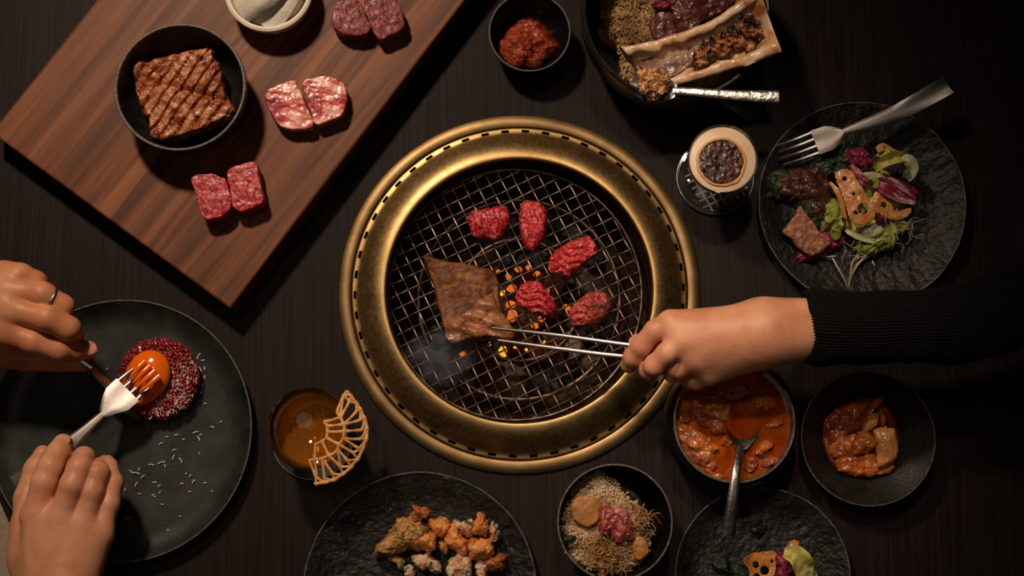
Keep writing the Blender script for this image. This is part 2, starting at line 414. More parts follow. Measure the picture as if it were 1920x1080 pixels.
m_cuke = M('cucumber', [(.36, .38, .18), (.54, .54, .32)], 80, rough=.3, sss=.3, coat=.2)
m_sprout = M('sprouts', [(.42, .33, .22), (.58, .48, .34)], 100, rough=.4, sss=.2)
m_dot = M('salt_specks', [(.5, .45, .42)], rough=.4)
m_stew = M('red_broth', [(.13, .011, .001, .3), (.30, .045, .004, .5), (.42, .11, .014, .7)], 28, 5, 1.2, rough=.10, coat=.6, bump=.25, bs=45, bd=.002)
m_stewp = M('stewed_cabbage', [(.28, .045, .008), (.46, .12, .02), (.56, .24, .05)], 60, 5, rough=.18, coat=.6, bump=.5, bs=130, bd=.0015, sss=.15)
m_stewm = M('stewed_meat', [(.16, .03, .012), (.30, .07, .03), (.42, .14, .07)], 110, 5, rough=.22, coat=.5, bump=.7, bs=200, bd=.0015)
m_kim = M('kimchi_leaf', [(.38, .06, .012), (.60, .17, .03), (.72, .34, .09)], 60, 5, .6, rough=.22, coat=.5, bump=.5, bs=180, bd=.001, sss=.2)
m_kim2 = M('kimchi_dark', [(.20, .025, .008), (.38, .075, .02), (.52, .16, .04)], 60, 5, .6, rough=.22, coat=.5, bump=.5, bs=180, bd=.001, sss=.2)
m_kim3 = M('pale_radish', [(.52, .17, .035), (.72, .32, .09), (.78, .44, .18)], 70, 5, .6, rough=.25, coat=.4, bump=.4, bs=180, bd=.001, sss=.2)
m_bat = M('batter_orange', [(.52, .12, .020, .3), (.74, .27, .055, .48), (.82, .48, .22, .64), (.86, .68, .48, .8)], 75, 6, .6, rough=.42, bump=.8, bs=250, bd=.002, sss=.2, coat=.2)
m_batw = M('batter_white', [(.56, .26, .11, .3), (.76, .54, .35, .5), (.86, .72, .56, .7)], 75, 6, rough=.4, bump=.8, bs=230, bd=.002, sss=.25, coat=.2)
m_batg = M('battered_greens', [(.12, .055, .010, .3), (.34, .20, .055, .44), (.54, .24, .06, .56), (.66, .48, .26, .74)], 60, 6, 1, rough=.38, bump=.8, bs=200, bd=.002, coat=.2)
m_batr = M('batter_brown', [(.22, .05, .015, .3), (.42, .13, .04, .5), (.56, .26, .11, .7)], 90, 6, .6, rough=.4, bump=.9, bs=230, bd=.002, coat=.2)
m_chive = M('chive', [(.03, .10, .015), (.06, .18, .03)], 60, rough=.35)
m_pot = M('roasted_sweet_potato', [(.30, .12, .028), (.46, .21, .05)], 50, rough=.45, bump=.5, bs=200, bd=.001)
m_pinkb = M('rare_beef_slice', [(.12, .02, .02, .3), (.36, .065, .065, .5), (.56, .24, .19, .7)], 90, 6, 1.2, rough=.3, bump=.6, bs=200, bd=.001, coat=.3)
m_shred = M('shredded_crisp', [(.28, .13, .04), (.46, .25, .09)], 100, rough=.4)
m_coal = M('charcoal', [(.006, .006, .006), (.03, .027, .025)], 120, rough=.8, bump=.8, bs=150, bd=.003)
m_ember = M('ember', [(.3, .05, .01)], emit=(1, .20, .02), es=.62, rough=.8)
m_ember2 = M('hot_ember', [(.5, .2, .01)], emit=(1, .45, .03), es=1.0, rough=.8)
m_dull = M('dull_ember', [(.03, .01, .008)], emit=(.9, .07, .02), es=.012, rough=.8, bump=.8, bs=120, bd=.003)
m_tray = M('black_slate', [(.012, .011, .012), (.018, .016, .017)], 60, rough=.3)

# ---------------------------------------------------------------- setting and table
def box(lo, hi):
    x0, y0, z0 = lo; x1, y1, z1 = hi
    V = [(x0,y0,z0),(x1,y0,z0),(x1,y1,z0),(x0,y1,z0),(x0,y0,z1),(x1,y0,z1),(x1,y1,z1),(x0,y1,z1)]
    return V, [(3,2,1,0),(4,5,6,7),(0,1,5,4),(1,2,6,5),(2,3,7,6),(3,0,4,7)]
fl = mk('floor', box((-2.45, -2.45, -.78), (2.45, 2.45, -.74)), m_floor, smooth=False); fl['kind'] = 'structure'
for nm, lo_, hi_ in (('wall_left', (-2.45, -2.4, -.74), (-2.4, 2.4, 1.95)), ('wall_right', (2.4, -2.4, -.74), (2.45, 2.4, 1.95)), ('wall_back', (-2.4, 2.4, -.74), (2.4, 2.45, 1.95)),
                     ('wall_front', (-2.4, -2.45, -.74), (2.4, -2.4, 1.95)), ('ceiling', (-2.45, -2.45, 1.95), (2.45, 2.45, 2.0))):
    wl = mk(nm, box(lo_, hi_), m_wall, smooth=False); wl['kind'] = 'structure'
GC = W(973.5, 547, 0)
tb = thing('dining_table', (0, 0, -.74), 'dark brown wooden table with fine straight grain under all the dishes', 'table')
def table_top():
    x0, x1, y0, y1 = -.80, .80, -.55, .50; n = 128; r = .163; V = []; F = []
    for i in range(n):
        a = 2*math.pi*(i+.5)/n; c, s_ = math.cos(a), math.sin(a)
        tx = ((x1-GC.x)/c if c > 0 else (x0-GC.x)/c); ty = ((y1-GC.y)/s_ if s_ > 0 else (y0-GC.y)/s_); t = min(tx, ty)
        for z in (0, -.04):
            V.append((GC.x+r*c, GC.y+r*s_, z)); V.append((GC.x+t*c, GC.y+t*s_, z))
    for i in range(n):
        a = 4*i; b = 4*((i+1) % n)
        F += [(a, a+1, b+1, b), (a+2, b+2, b+3, a+3), (a+1, a+3, b+3, b+1), (a, b, b+2, a+2)]
    return V, F
mk('table_top', table_top(), m_table, tb, smooth=False)
for sx in (-.72, .72):
    for sy in (-.47, .42): mk('leg', box((sx-.03, sy-.03, -.74), (sx+.03, sy+.03, -.04)), m_table, tb, smooth=False)

# ---------------------------------------------------------------- grill
gr = thing('tabletop_grill', (GC.x, GC.y, 0), 'round brass barbecue grill ring set into the middle of the table', 'grill')
RO = 339.5*.0005
mk('outer_flange', lathe(GC, [(.1572, .0010), (.1578, .0035), (.1592, .0042), (RO-.0012, .0036), (RO, .0022), (RO, .0002), (.162, .0002), (.162, -.03), (.1572, -.03)], 160), m_brass2, gr)
# slotted band and domed brass ring : lathe with the slot cells left out
NS = 50; SEG = NS*8
prof = [(.1568, -.006), (.1568, .0030), (.1562, .0036), (.1547, .0038), (.1522, .0041), (.1500, .0052)]
prof += [(.1495-.0245*(a/90), .0058+.0125*math.sin(R(a))) for a in (8, 20, 32, 44, 56, 68, 80, 90)]
prof = [(r, z) for r, z in prof]
prof += [(.1240, .0180), (.1233, .0172), (.1230, .0155)]
def ring_mesh():
    V = []; F = []; n = len(prof)
    for j in range(SEG):
        a = 2*math.pi*j/SEG
        for r, z in prof: V.append((GC.x+r*math.cos(a), GC.y+r*math.sin(a), z))
    for j in range(SEG):
        a = j*n; b = ((j+1) % SEG)*n
        for i in range(n-1):
            if i == 3 and (j % 8) in (0, 1, 2): continue
            F.append((a+i, b+i, b+i+1, a+i+1))
    return V, F
mk('slotted_ring', ring_mesh(), m_brass, gr)
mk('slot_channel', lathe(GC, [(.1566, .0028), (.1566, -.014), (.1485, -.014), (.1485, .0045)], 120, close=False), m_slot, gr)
# inner wall with its own row of slots
def inner_wall():
    V = []; F = []; pr = [(.1231, .0160), (.1236, .012), (.1238, .006), (.1238, .001), (.1236, -.004), (.1232, -.030)]; n = len(pr); sg = 240
    for j in range(sg):
        a = 2*math.pi*j/sg
        for r, z in pr: V.append((GC.x+r*math.cos(a), GC.y+r*math.sin(a), z))
    for j in range(sg):
        a = j*n; b = ((j+1) % sg)*n
        for i in range(n-1):
            if i == 1 and (j % 5) in (0, 1): continue
            F.append((b+i, a+i, a+i+1, b+i+1))
    return V, F
mk('inner_wall', inner_wall(), m_soot, gr)
mk('wall_sleeve', lathe(GC, [(.128, .012), (.128, -.10), (.130, -.10), (.130, .012)], 96), m_soot, gr)
mk('fire_pan', lathe(GC, [(0, -.095), (.05, -.095), (.09, -.088), (.118, -.06), (.1245, -.028), (.127, -.028), (.122, -.062), (.092, -.092), (.05, -.100), (0, -.100)], 96), m_soot, gr)
for rr, zz in ((.098, -.052), (.060, -.060)):
    P = [(GC.x+rr*math.cos(2*math.pi*i/64), GC.y+rr*math.sin(2*math.pi*i/64), zz) for i in range(65)]
    mk('burner_ring', tube(P, .0028, 0, 8), m_wire, gr)
# grate
ZG = -.006; GG = W(966, 550, ZG); RG = 237*S(ZG); SP = 22.6*S(ZG)
gt = thing('wire_grate', (GG.x, GG.y, ZG-.004), 'round woven wire cooking grate resting inside the brass ring', 'grate')
P = [(GG.x+RG*math.cos(2*math.pi*i/120), GG.y+RG*math.sin(2*math.pi*i/120), ZG) for i in range(121)]
mk('grate_rim', tube(P, .0017, 0, 8), m_wire, gt)
k = 0
for di, ang in enumerate((R(26), R(-64))):
    d = Vector((math.cos(ang), math.sin(ang), 0)); nrm = Vector((-d.y, d.x, 0))
    for i in range(-10, 11):
        off = (i+.15)*SP; hl = math.sqrt(max(RG*RG-off*off, 0))
        if hl < .012: continue
        n = max(6, int(2*hl/SP*4)); P = []
        for q in range(n+1):
            t = -hl+2*hl*q/n
            ph = math.pi*(t/SP+.15)+math.pi*(i % 2)+(math.pi if di else 0)
            P.append(Vector((GG.x, GG.y, ZG))+d*t+nrm*off+Vector((0, 0, .0009*math.cos(ph))))
        mk('grate_wire', tube(P, .00082, 0, 6), m_wire, gt)
for j in range(26):   # small lugs of the rim
    a = R(20)+2*math.pi*j/26
# charcoal
rng = random.Random(4)
def coal(px, py, z, r, mat, name, lab, group):
    c = W(px, py, z); v = blob(c, (r*rng.uniform(.8, 1.2), r*rng.uniform(.6, 1), r*rng.uniform(.5, .8)), r*.9, 22/r*.02, rng.randrange(99), ICO2, rng.uniform(0, 3))
    mk(name, v, mat, tag=(lab, 'charcoal', group), smooth=False)
for i in range(46):
    a = rng.uniform(0, 6.28); q = 185*math.sqrt(rng.random()); px, py = 966+q*math.cos(a), 560+q*math.sin(a)
    hot = math.hypot(px-965, py-600) < 95
    coal(px, py, -.078+rng.uniform(-.006, .008), rng.uniform(.009, .015), m_dull if hot else m_coal, 'charcoal',
         'faintly glowing charcoal lump in the fire pan under the middle of the grate' if hot else 'black unlit charcoal lump in the shadowed fire pan under the grate',
         'faintly glowing charcoal' if hot else 'black charcoal')
for i, (x, y, r, m) in enumerate([(953, 519, 6, 0), (958, 541, 7, 0), (941, 549, 5, 1), (957, 571, 8, 0), (960, 592, 8, 0), (971, 506, 5, 0), (1005, 515, 5, 0), (1027, 543, 4, 0),
          (1016, 595, 8, 0), (942, 657, 10, 1), (918, 644, 4, 1), (966, 653, 4, 1), (1021, 641, 4, 1), (1062, 577, 6, 0), (990, 503, 4, 0), (934, 510, 4, 0), (988, 655, 3, 1), (1004, 610, 5, 0), (868, 664, 5, 0)]):
    coal(x, y, -.055, r*.00056, m_ember2 if m else m_ember, 'ember', 'yellow hot ember seen through the grate below the steak' if m else 'orange glowing ember seen through the grate between the beef pieces',
         'yellow embers' if m else 'orange embers')

# ---------------------------------------------------------------- meat on the grate
K2 = lambda L: ol(L, 3.0, 780, 340)
ZT = ZG+.0018
st_out = K2([(35,405),(110,420),(190,440),(300,450),(370,470),(430,490),(470,560),(465,640),(490,740),(545,810),(560,870),(500,880),(420,868),(300,880),(180,900),(160,840),(135,760),(100,620),(60,490)])
y_lift0 = W(900, 545, .01).y; y_lift1 = W(900, 640, .03).y
def steak_top(x, y):
    t = min(max((y_lift0-y)/(y_lift0-y_lift1), 0), 1)
    d = .012*t*t
    px = (x-W(800, 590, .02).x)/(.0005); py = (W(800, 590, .02).y-y)/.0005      # fold ridge across the lower half
    return d
sv = pad(st_out, ZT, .013, 140, 34, .08, .0018, 70, 3, .08, .0012, 80, steak_top, hz=.020)
fv = pad(K2([(160,850),(170,790),(235,745),(300,705),(370,640),(425,625),(470,700),(520,780),(556,862),(490,872),(420,862),(300,874),(190,900)]), ZT+.012, .013, 120, 26, .22, .0024, 85, 9, .18, .0016, 90,
         lambda x, y: .0022*math.sin((x*.35+y)*420), hz=.036)
sto = mk('steak', sv, m_steak, tag=('large browned steak slab on the grate, its lower end held by the tongs', 'beef'))
mk('folded_end', fv, m_fold, sto)
lab5 = [('upper left raw red beef piece on the grate, heart shaped', m_red), ('narrow upright beef piece on the grate, right of the heart shaped one', m_sear),
        ('ridged beef piece at the upper right of the grate, slanting upward', m_sear), ('red beef piece on the grate closest to the steak and the flames', m_red),
        ('half browned beef piece at the lower right of the grate above the tongs', m_sear2)]
outs = [[(285,190),(330,155),(420,138),(500,130),(525,200),(500,270),(440,325),(390,310),(335,310),(300,250)],
        [(600,105),(700,110),(738,180),(725,290),(690,350),(650,378),(610,350),(580,250),(585,160)],
        [(740,480),(780,390),(860,335),(960,300),(1010,330),(1020,400),(960,450),(900,500),(850,530),(790,515)],
        [(565,640),(600,570),(680,550),(730,600),(780,660),(785,730),(740,750),(650,735),(580,695)],
        [(865,730),(900,680),(980,620),(1060,615),(1095,680),(1080,750),(1000,800),(900,805),(870,770)]]
for i, o in enumerate(outs):
    rid = (lambda x, y: .0012*math.sin((x*.55+y*.85)*1100+5*math.sin(x*160))) if i in (2, 4, 3) else (lambda x, y: .0004*math.sin((x*.9+y*.3)*1500))
    mk('beef_piece', pad(K2(o), ZT, .017, 90, 22, .30, .0016, 150, 20+i, .22, .0008, 120, rid), lab5[i][1], tag=(lab5[i][0], 'beef', 'beef pieces grilling on the grate'))
# burnt scraps on the wire
mk('burnt_scrap', blob(W(822, 655, .002), (.009, .014, .0035), .006, 150, 3, ICO3), m_coal, tag=('crumbly charred scrap stuck on the grate left of the tongs', 'food scrap'))

# ---------------------------------------------------------------- walnut board
ZB = .034
A = W(-18, 248, ZB); B = W(431, 579, ZB)
ax = (B-A).normalized(); LB = (B-A).length
gdir = (W(872, 0, ZB)-B).normalized(); gdir = Vector((-ax.y, ax.x, 0))
C0 = W(872, 0, ZB); e2 = (C0-B); 
bd = thing('cutting_board', (*((A+B)/2).xy, 0), 'thick walnut serving board of glued staves at the upper left', 'cutting board')
edges = [0, .255, .50, .74, 1.0]
def plank(u0, u1, i):
    g = .00004
    a0 = A+ax*(LB*u0+(g if i else 0)); a1 = A+ax*(LB*u1-(g if i < 3 else 0))
    L = .62; gd = e2.normalized()
    if abs(u0) < 1e-6: pass
    bev = .0022; V = []; 
    P = [a0, a1, a1+gd*L, a0+gd*L]
    top = [Vector((p.x, p.y, ZB)) for p in P]
    c = sum(top, Vector())/4
    def ins(p, k, l, r_):  # inset along ax and gd
        return p
    rings = []
    for dz, ins_ in ((0, bev), (-bev*.35, bev*.3), (-bev, 0), (-(ZB-.0015), 0), (-(ZB-.0002), bev)):
        q = []
        for k, p in enumerate(top):
            dx = 0
            if k in (0, 3) and i == 0: dx = ins_
            if k in (1, 2) and i == 3: dx = -ins_
            dy = ins_ if k in (0, 1) else -ins_
            v = p+ax*dx+gd*dy; q.append(Vector((v.x, v.y, ZB+dz)))
        rings.append(q)
    for q in rings: V += q
    F = [(0, 1, 2, 3)]
    for r_ in range(len(rings)-1):
        for k in range(4):
            a = r_*4+k; b = r_*4+(k+1) % 4; F.append((b, a, a+4, b+4))
    n = (len(rings)-1)*4; F.append((n+3, n+2, n+1, n))
    return V, F
for i in range(4): mk('plank', plank(edges[i], edges[i+1], i), m_board, bd, smooth=False)
ZBT = ZB+.0002
K1 = lambda L: ol(L, 3.6, 0, 0); K3 = lambda L: ol(L, 3.556, 340, 0); K4 = lambda L: ol(L, 6.75, 340, 280)
for nm, lab, o, m, h, s_ in [
    ('beef_cut', 'left piece of the dark red beef pair at the top of the board', K3([(1000,110),(1040,0),(1100,-60),(1160,-20),(1210,60),(1262,200),(1150,238),(1030,200)]), m_dred, .018, 31),
    ('beef_cut', 'right piece of the dark red beef pair at the top of the board', K3([(1218,10),(1260,-70),(1340,-90),(1430,-20),(1490,140),(1460,200),(1340,260),(1285,225),(1240,110)]), m_dred, .018, 32),
    ('beef_cut', 'left piece of the pink marbled beef pair beside the black bowl', K3([(555,640),(590,590),(680,550),(745,535),(775,560),(830,690),(878,832),(760,858),(650,830),(585,740)]), m_marb, .016, 33),
    ('beef_cut', 'right piece of the pink marbled beef pair beside the black bowl', K3([(808,548),(880,520),(955,505),(1070,545),(1103,640),(1070,760),(980,800),(895,828),(850,700)]), m_marb, .016, 34),
    ('beef_cut', 'left cube of the bright red beef pair near the bottom corner of the board', K4([(125,380),(200,320),(350,300),(500,350),(560,380),(620,600),(625,720),(560,800),(430,875),(270,860),(200,640)]), m_red, .020, 35),
    ('beef_cut', 'right cube of the bright red beef pair near the bottom corner of the board', K4([(575,310),(660,210),(840,165),(945,180),(980,350),(1025,560),(1020,670),(880,740),(740,780),(645,700),(615,520)]), m_red, .020, 36)]:
    mk(nm, pad(o, ZBT, h, 120, 22, .035, .0006, 150, s_, .02, .0008, 120, cdrop=.06, low=.97), m, tag=(lab, 'beef', 'raw beef cuts on the walnut board'))

def bowl(name, cx, cy, rpx, h, zb, lab, mat, rim=.0016, base=.55, ib=None, floor_t=.004, depth=None, curve=1.0, cat_='bowl', wob=0, rough=0, foot=True, ptop=None, body=None, rimmat=None, rimw=.0016):
    """lathed bowl: rim circle (cx,cy,rpx) in the photo at height zb+h"""
    zr = zb+h; c = W(cx, cy, zr); r = rpx*S(zr); o = thing(name, (c.x, c.y, zb), lab, cat_)
    inn = []; out = []; n = 12; ib = ib or base*.9
    for i in range(n+1):
        t = i/n; ang = t*math.pi/2
        inn.append((ib*r+(r*(1-.0)-rimw-ib*r)*math.sin(ang)**curve, zb+floor_t+(h-floor_t)*(1-math.cos(ang)) if i < n else zr-.0004))
    inn = [(0, zb+floor_t)]+inn
    for i in range(n, -1, -1):
        t = i/n; ang = t*math.pi/2
        out.append((base*r+(r-base*r)*math.sin(ang)**curve, zb+.0015+(h-.0015)*(1-math.cos(ang)) if i < n else zr-.0009))
    if body:
        out = [(r*a, zb+h*b) for a, b in body]
    pr = inn+[(r-rimw*.5, zr+.0002)]+out+[(base*r*.92, zb+.0001), (0, zb+.0001)]
    mk('bowl_body', lathe(c, pr, 128, wob, 30, 1, rough, False), mat, o)
    if rimmat:
        mk('rim', tube([(c.x+(r-rimw*.5)*math.cos(2*math.pi*i/128), c.y+(r-rimw*.5)*math.sin(2*math.pi*i/128), zr-.0001) for i in range(129)], rimw*.55, 0, 6), rimmat, o)
    return o, c, r
# black bowl with short rib
_, c, r = bowl('small_bowl', 338, 163, 126, .045, ZBT, 'black stoneware bowl of marinated short rib on the board', m_stone, base=.60, rimw=.0028, rimmat=m_edge)
zf = ZBT+.004
mk('marinade', lathe(c, [(0, zf+.006), (.62*r*.97, zf+.006), (.62*r*.97, zf+.0004), (0, zf+.0004)], 72, close=False), m_galbis, tag=('dark soy marinade pooled in the black bowl on the board', 'sauce'))
gd58 = R(57)
def gal_top(x, y):
    u = x*math.sin(gd58)-y*math.cos(gd58); u += .0005*math.sin((x+y)*120); f = (u/.0098) % 1
    d = -.0046*math.exp(-((f-.5)/.07)**2)+.0022*fbm((x, y, 0), 90, 4, 8)
    v = (x-W(345, 175, .05).x)*.25+(y-W(345, 175, .05).y)
    d -= .0036*math.exp(-((v+.0)/.003)**2)
    return d
mk('short_rib', pad(K1([(892,425),(980,405),(1200,350),(1412,312),(1440,380),(1492,450),(1510,600),(1570,750),(1400,850),(1180,925),(1020,932),(990,800),(920,680)]), zf+.003, .024, 150, 40, .05, .0016, 110, 41, .05, .0012, 70, gal_top), m_galbi,
   tag=('scored and glazed short rib slab in the black bowl on the board', 'beef'))
# cream bowl
_, c, r = bowl('cream_bowl', 503, -22, 86, .030, ZBT, 'cream ceramic bowl at the top edge of the board', m_white, base=.62, rimw=.0045)
T1 = strip([W(455, 25, .060), W(490, -5, .072), W(530, -40, .070)], [.010, .0135, .0135], [.005, .0075, .006], 0, 20, 9, ruf=.0012, rs=80)
mk('rolled_towel', T1, m_cloth, tag=('rolled white cloth lying in the cream bowl', 'towel'))
T2 = strip([W(497, 50, .056), W(520, 10, .062), W(552, -40, .060)], [.013, .015, .015], [.003, .004, .004], 0, 20, 9, ruf=.001, rs=80, seed=4)
mk('folded_towel', T2, m_cloth, tag=('flat folded white cloth beside the roll in the cream bowl', 'towel'))
T3 = blob(W(503, -22, .05), (.036, .036, .012), .002, 60, 3)
mk('salt_mound', T3, m_white, tag=('pale mound filling the cream bowl under the cloths', 'food'))

# ---------------------------------------------------------------- left plate, tartare, cutlery
zr = .017; c = W(226, 806, zr); r = 243*S(zr)
pl = thing('large_plate', (c.x, c.y, 0), 'large dark green stoneware plate at the left holding the tartare', 'plate')
mk('plate_body', lathe(c, [(0, .005), (r*.80, .005), (r*.88, .0065), (r*.945, .011), (r*.985, .0165), (r*.993, .0172), (r*.999, .0165), (r, .015), (r*.93, .006), (r*.80, .0003), (0, .0003)], 160, .0012, 60, 2, 0, False), m_green, pl)
mk('plate_rim', tube([(c.x+r*.993*math.cos(2*math.pi*i/160), c.y+r*.993*math.sin(2*math.pi*i/160), .0168+.0001*math.sin(i*2.3)) for i in range(161)], .0008, 0, 6), m_edge, pl)
zp = .0052; HT = .017
tt = thing('tartare', (*W(294, 709, zp).xy, zp), 'round patty of minced raw beef on the green plate', 'tartare')
mk('patty', pad(circ(294, 709, 74, 76, 14), zp, HT, 96, 16, .16, .0022, 170, 51, .10, .0018, 110), m_tart, tt)
rng = random.Random(8); pts = []
tc_ = W(294, 709, zp+HT); rt = 75*S(.02)
for i in range(1100):
    a = rng.uniform(0, 6.28); q = rt*math.sqrt(rng.random())*1.0
    pts.append((tc_.x+q*math.cos(a), tc_.y+q*math.sin(a), zp+HT*(1-.12*(q/rt)**2)-(.004 if q > rt*.93 else 0)+rng.uniform(-.0002, .0012)))
stuff(mk('mince', scatter(pts, (.0018, .0015, .0012), 3, .45, ico=1), m_tart, tt))
fl_ = []
for i in range(420):
    a = rng.uniform(-1.7, .7); q = rt*rng.uniform(.35, 1.0)
    fl_.append((tc_.x+q*math.cos(a), tc_.y+q*math.sin(a), zp+HT+.0016-.002*(q/rt)**2))
stuff(mk('grated_cheese', scatter(fl_, (.0016, .0004, .0003), 5, .3, tiltz=.3), m_cheese, tt))
zy = zp+HT-.002; yc = W(276, 699, .035)
yv, yf = blob((yc.x, yc.y, zy+.0085), (.0198, .0212, .0100), .0010, 30, 2)
yv2 = []
dr = W(245, 742, .03)
for v in yv:
    d = Vector((dr.x-yc.x, dr.y-yc.y)).normalized(); k = (v.x-yc.x)*d.x+(v.y-yc.y)*d.y
    if k > .004: v = Vector((v.x+d.x*(k-.004)*.75, v.y+d.y*(k-.004)*.75, v.z-(k-.004)*.10))
    yv2.append(v)
yk = mk('egg_yolk', (yv2, yf), m_yolk, tag=('glossy orange egg yolk sitting on the tartare', 'egg yolk'))
# cheese shavings scattered on the plate (each a thing)
sh = [(373,668,12,60),(381,676,6,10),(384,690,6,90),(374,692,12,-55),(384,707,6,90),(381,722,7,80),(378,736,5,30),(364,712,5,0),(385,757,4,0),(201,692,4,60),
      (367,811,10,15),(372,822,9,-60),(377,815,5,20),(398,801,6,-20),(414,791,4,0),(331,816,7,0),(313,819,5,0),(302,832,8,30),(327,844,8,20),(326,857,9,70),(338,863,10,-55),(344,824,4,0),(303,868,14,15),(284,872,10,-5),(309,873,6,-60),
      (261,879,5,80),(255,888,14,-10),(268,894,8,35),(256,908,9,60),(290,905,8,0),(299,911,6,40),(235,918,5,80),(262,926,5,0),(349,888,4,0),(357,892,5,50),(341,907,6,0),(362,904,5,60),(384,906,6,0),(356,922,4,0),(398,921,4,50),(338,968,4,0),(315,994,4,0),(290,931,3,0),(241,972,9,5),(304,946,4,0),(223,885,3,0),(245,884,7,-40),(300,923,4,60),(287,928,4,20),(374,850,3,0),(364,901,4,0)]
for i, (x, y, L, a) in enumerate(sh):
    p = W(x, y, .0062); l = L*.00026; d = Vector((math.cos(R(a)), math.sin(R(a)), 0)); b = Vector((-d.y, d.x, 0))*(l*.25)
    mk('cheese_shaving', strip([p-d*l, p+b, p+d*l], .0005, .00035, .0001, 6, 5), m_cheese,
       tag=('small pale cheese shaving scattered on the green plate beside the tartare', 'cheese', 'cheese shavings on the green plate'))

def fork(name, lab, tail, mid, neck, head0, head1, tip, hw, mat, nt=4, hwid=.0115, cupz=.0, split=.42, tail_w=None, tail_cup=0, tlift=0):
    """all args world points; head0..tip is the head; tines from head1"""
    o = thing(name, tuple((tail+tip)/2), lab, 'fork')
    mk('handle', strip([tail, mid, neck], tail_w or [hw*1.55, hw*1.2, hw*.8, hw*.42], [.0012, .0014, .0016, .0018], [tail_cup, 0, 0], 26, 9), mat, o)
    mk('fork_head', strip([neck, head0, head1], [hw*.42, hwid*.55, hwid*.98, hwid], .0011, [0, .0008, .0014], 16, 9), mat, o)
    d = (tip-head1); s = d.cross(Vector((0, 0, 1))).normalized()
    for i in range(nt):
        u = (i-(nt-1)/2)/((nt-1)/2)*hwid*.84
        a = head1+s*u-d.normalized()*.002; b = tip+s*u*.93
        m_ = (a+b)/2+Vector((0, 0, -tlift))
        mk('tine', strip([a, m_, b], [hwid*.155, hwid*.14, hwid*.07], [.0010, .0009, .0005], 0, 12, 5), mat, o)
    return o
fork('dinner_fork', 'steel fork held by the lower left hand, tines in the egg yolk', W(32, 912, .050), W(115, 845, .052), W(192, 778, .047), W(210, 758, .045), W(240, 731, .041), W(271, 703, .034), .0085, m_steel,
     tail_w=[.0104, .0092, .0070, .0048, .0038], hwid=.0145)
for i, u_ in enumerate((-.0095, -.0032, .0032, .0095)):
    a_, b_ = W(286, 690, .040), W(250+i*2, 722, .0425); s_ = Vector(((b_-a_).y, -(b_-a_).x, 0)).normalized()
    mk('yolk_drip', strip([a_+s_*u_, (a_+b_)/2+s_*u_+Vector((0, 0, .0014)), b_+s_*u_*.9], [.0026, .0022, .0010], .0012, 0, 14, 6), m_yolk, yk)
kn = thing('table_knife', tuple(W(200, 720, .03)), 'steel knife held by the upper left hand, cutting the tartare', 'knife')
mk('knife_handle', strip([W(92, 640, .058), W(130, 662, .055), W(172, 690, .050)], [.004, .0045, .004], .0025, 0, 16, 7), m_dsteel, kn)
mk('knife_blade', strip([W(168, 687, .050), W(205, 725, .040), W(240, 762, .028), W(262, 786, .0225)], [.0035, .0052, .0062, .0012], .0006, 0, 20, 7, tilt=.9), m_steel, kn)

# napkin under left rim
mk('linen_napkin', pad([(-160, 640), (24, 662), (8, 720), (-8, 800), (0, 990), (40, 1060), (60, 1120), (-160, 1130)], .0001, .0016, 80, 10, .04, .0004, 60, 5, .0, .0006, 60), m_napkin,
   tag=('beige linen napkin peeking out past the left rim of the green plate', 'napkin'))

# ---------------------------------------------------------------- drinks
def lattice(par, cx, cy, z, sp, n, a1, a2, hl, wd=.0009):
    c = W(cx, cy, z)
    for ang in (a1, a2):
        d = Vector((math.cos(R(ang)), math.sin(R(ang)), 0)); b = Vector((math.cos(R(a2 if ang == a1 else a1)), math.sin(R(a2 if ang == a1 else a1)), 0))
        for i in range(n):
            o = c+b*((i-(n-1)/2)*sp)
            mk('lattice_bar', strip([o-d*hl, o, o+d*hl], wd, .0002, 0, 4, 4), m_lat, par)
def coaster(cx, cy, rpx, lab):
    c = W(cx, cy, .004); r = rpx*S(.004); o = thing('coaster', (c.x, c.y, 0), lab, 'coaster')
    mk('coaster_disc', lathe(c, [(0, .0040), (r-.0015, .0040), (r-.0004, .0038), (r, .003), (r, .001), (r-.001, .0002), (0, .0002)], 96, close=False), m_coast, o)
    mk('coaster_edge', tube([(c.x+(r-.0006)*math.cos(2*math.pi*i/96), c.y+(r-.0006)*math.sin(2*math.pi*i/96), .0037) for i in range(97)], .0004, 0, 6), m_dsteel, o)
    return o
cc = coaster(1341, 331, 74, 'round smoked glass coaster with a pale lattice under the cocktail')
lattice(cc, 1343, 341, .0042, .0068, 6, -61, 25, .0235)
cw_ = coaster(586, 822, 76, 'round dark coaster with a pale lattice under the amber drink')
lattice(cw_, 586, 815, .0042, .0066, 6, -78, 14, .0225)
# amber tumbler
zc = .0042; hr = .075; cR = W(577, 803, hr); rr = 76*S(hr)
gp = [(0, zc), (rr*.74, zc), (rr*.80, zc+.002), (rr*.86, zc+.02), (rr*.94, zc+.05), (rr*.995, hr-.001), (rr*.985, hr), (rr*.968, hr-.001), (rr*.915, zc+.05), (rr*.83, zc+.021), (rr*.75, zc+.0088), (rr*.70, zc+.0075), (0, zc+.0075)]
mk('tumbler', lathe(cR, gp, 96, close=False), m_glass, tag=('clear round tumbler of amber drink with a fried lace on its rim', 'glass'))
zl = zc+.040
mk('amber_drink', lathe(cR, [(0, zc+.0078), (rr*.70, zc+.0078), (rr*.745, zc+.0092), (rr*.825, zc+.0212), (rr*.888, zl), (rr*.895, zl+.0008), (rr*.87, zl), (0, zl-.0002)], 96, close=False), m_whisky,
   tag=('amber liquor filling the lower half of the tumbler', 'drink'))
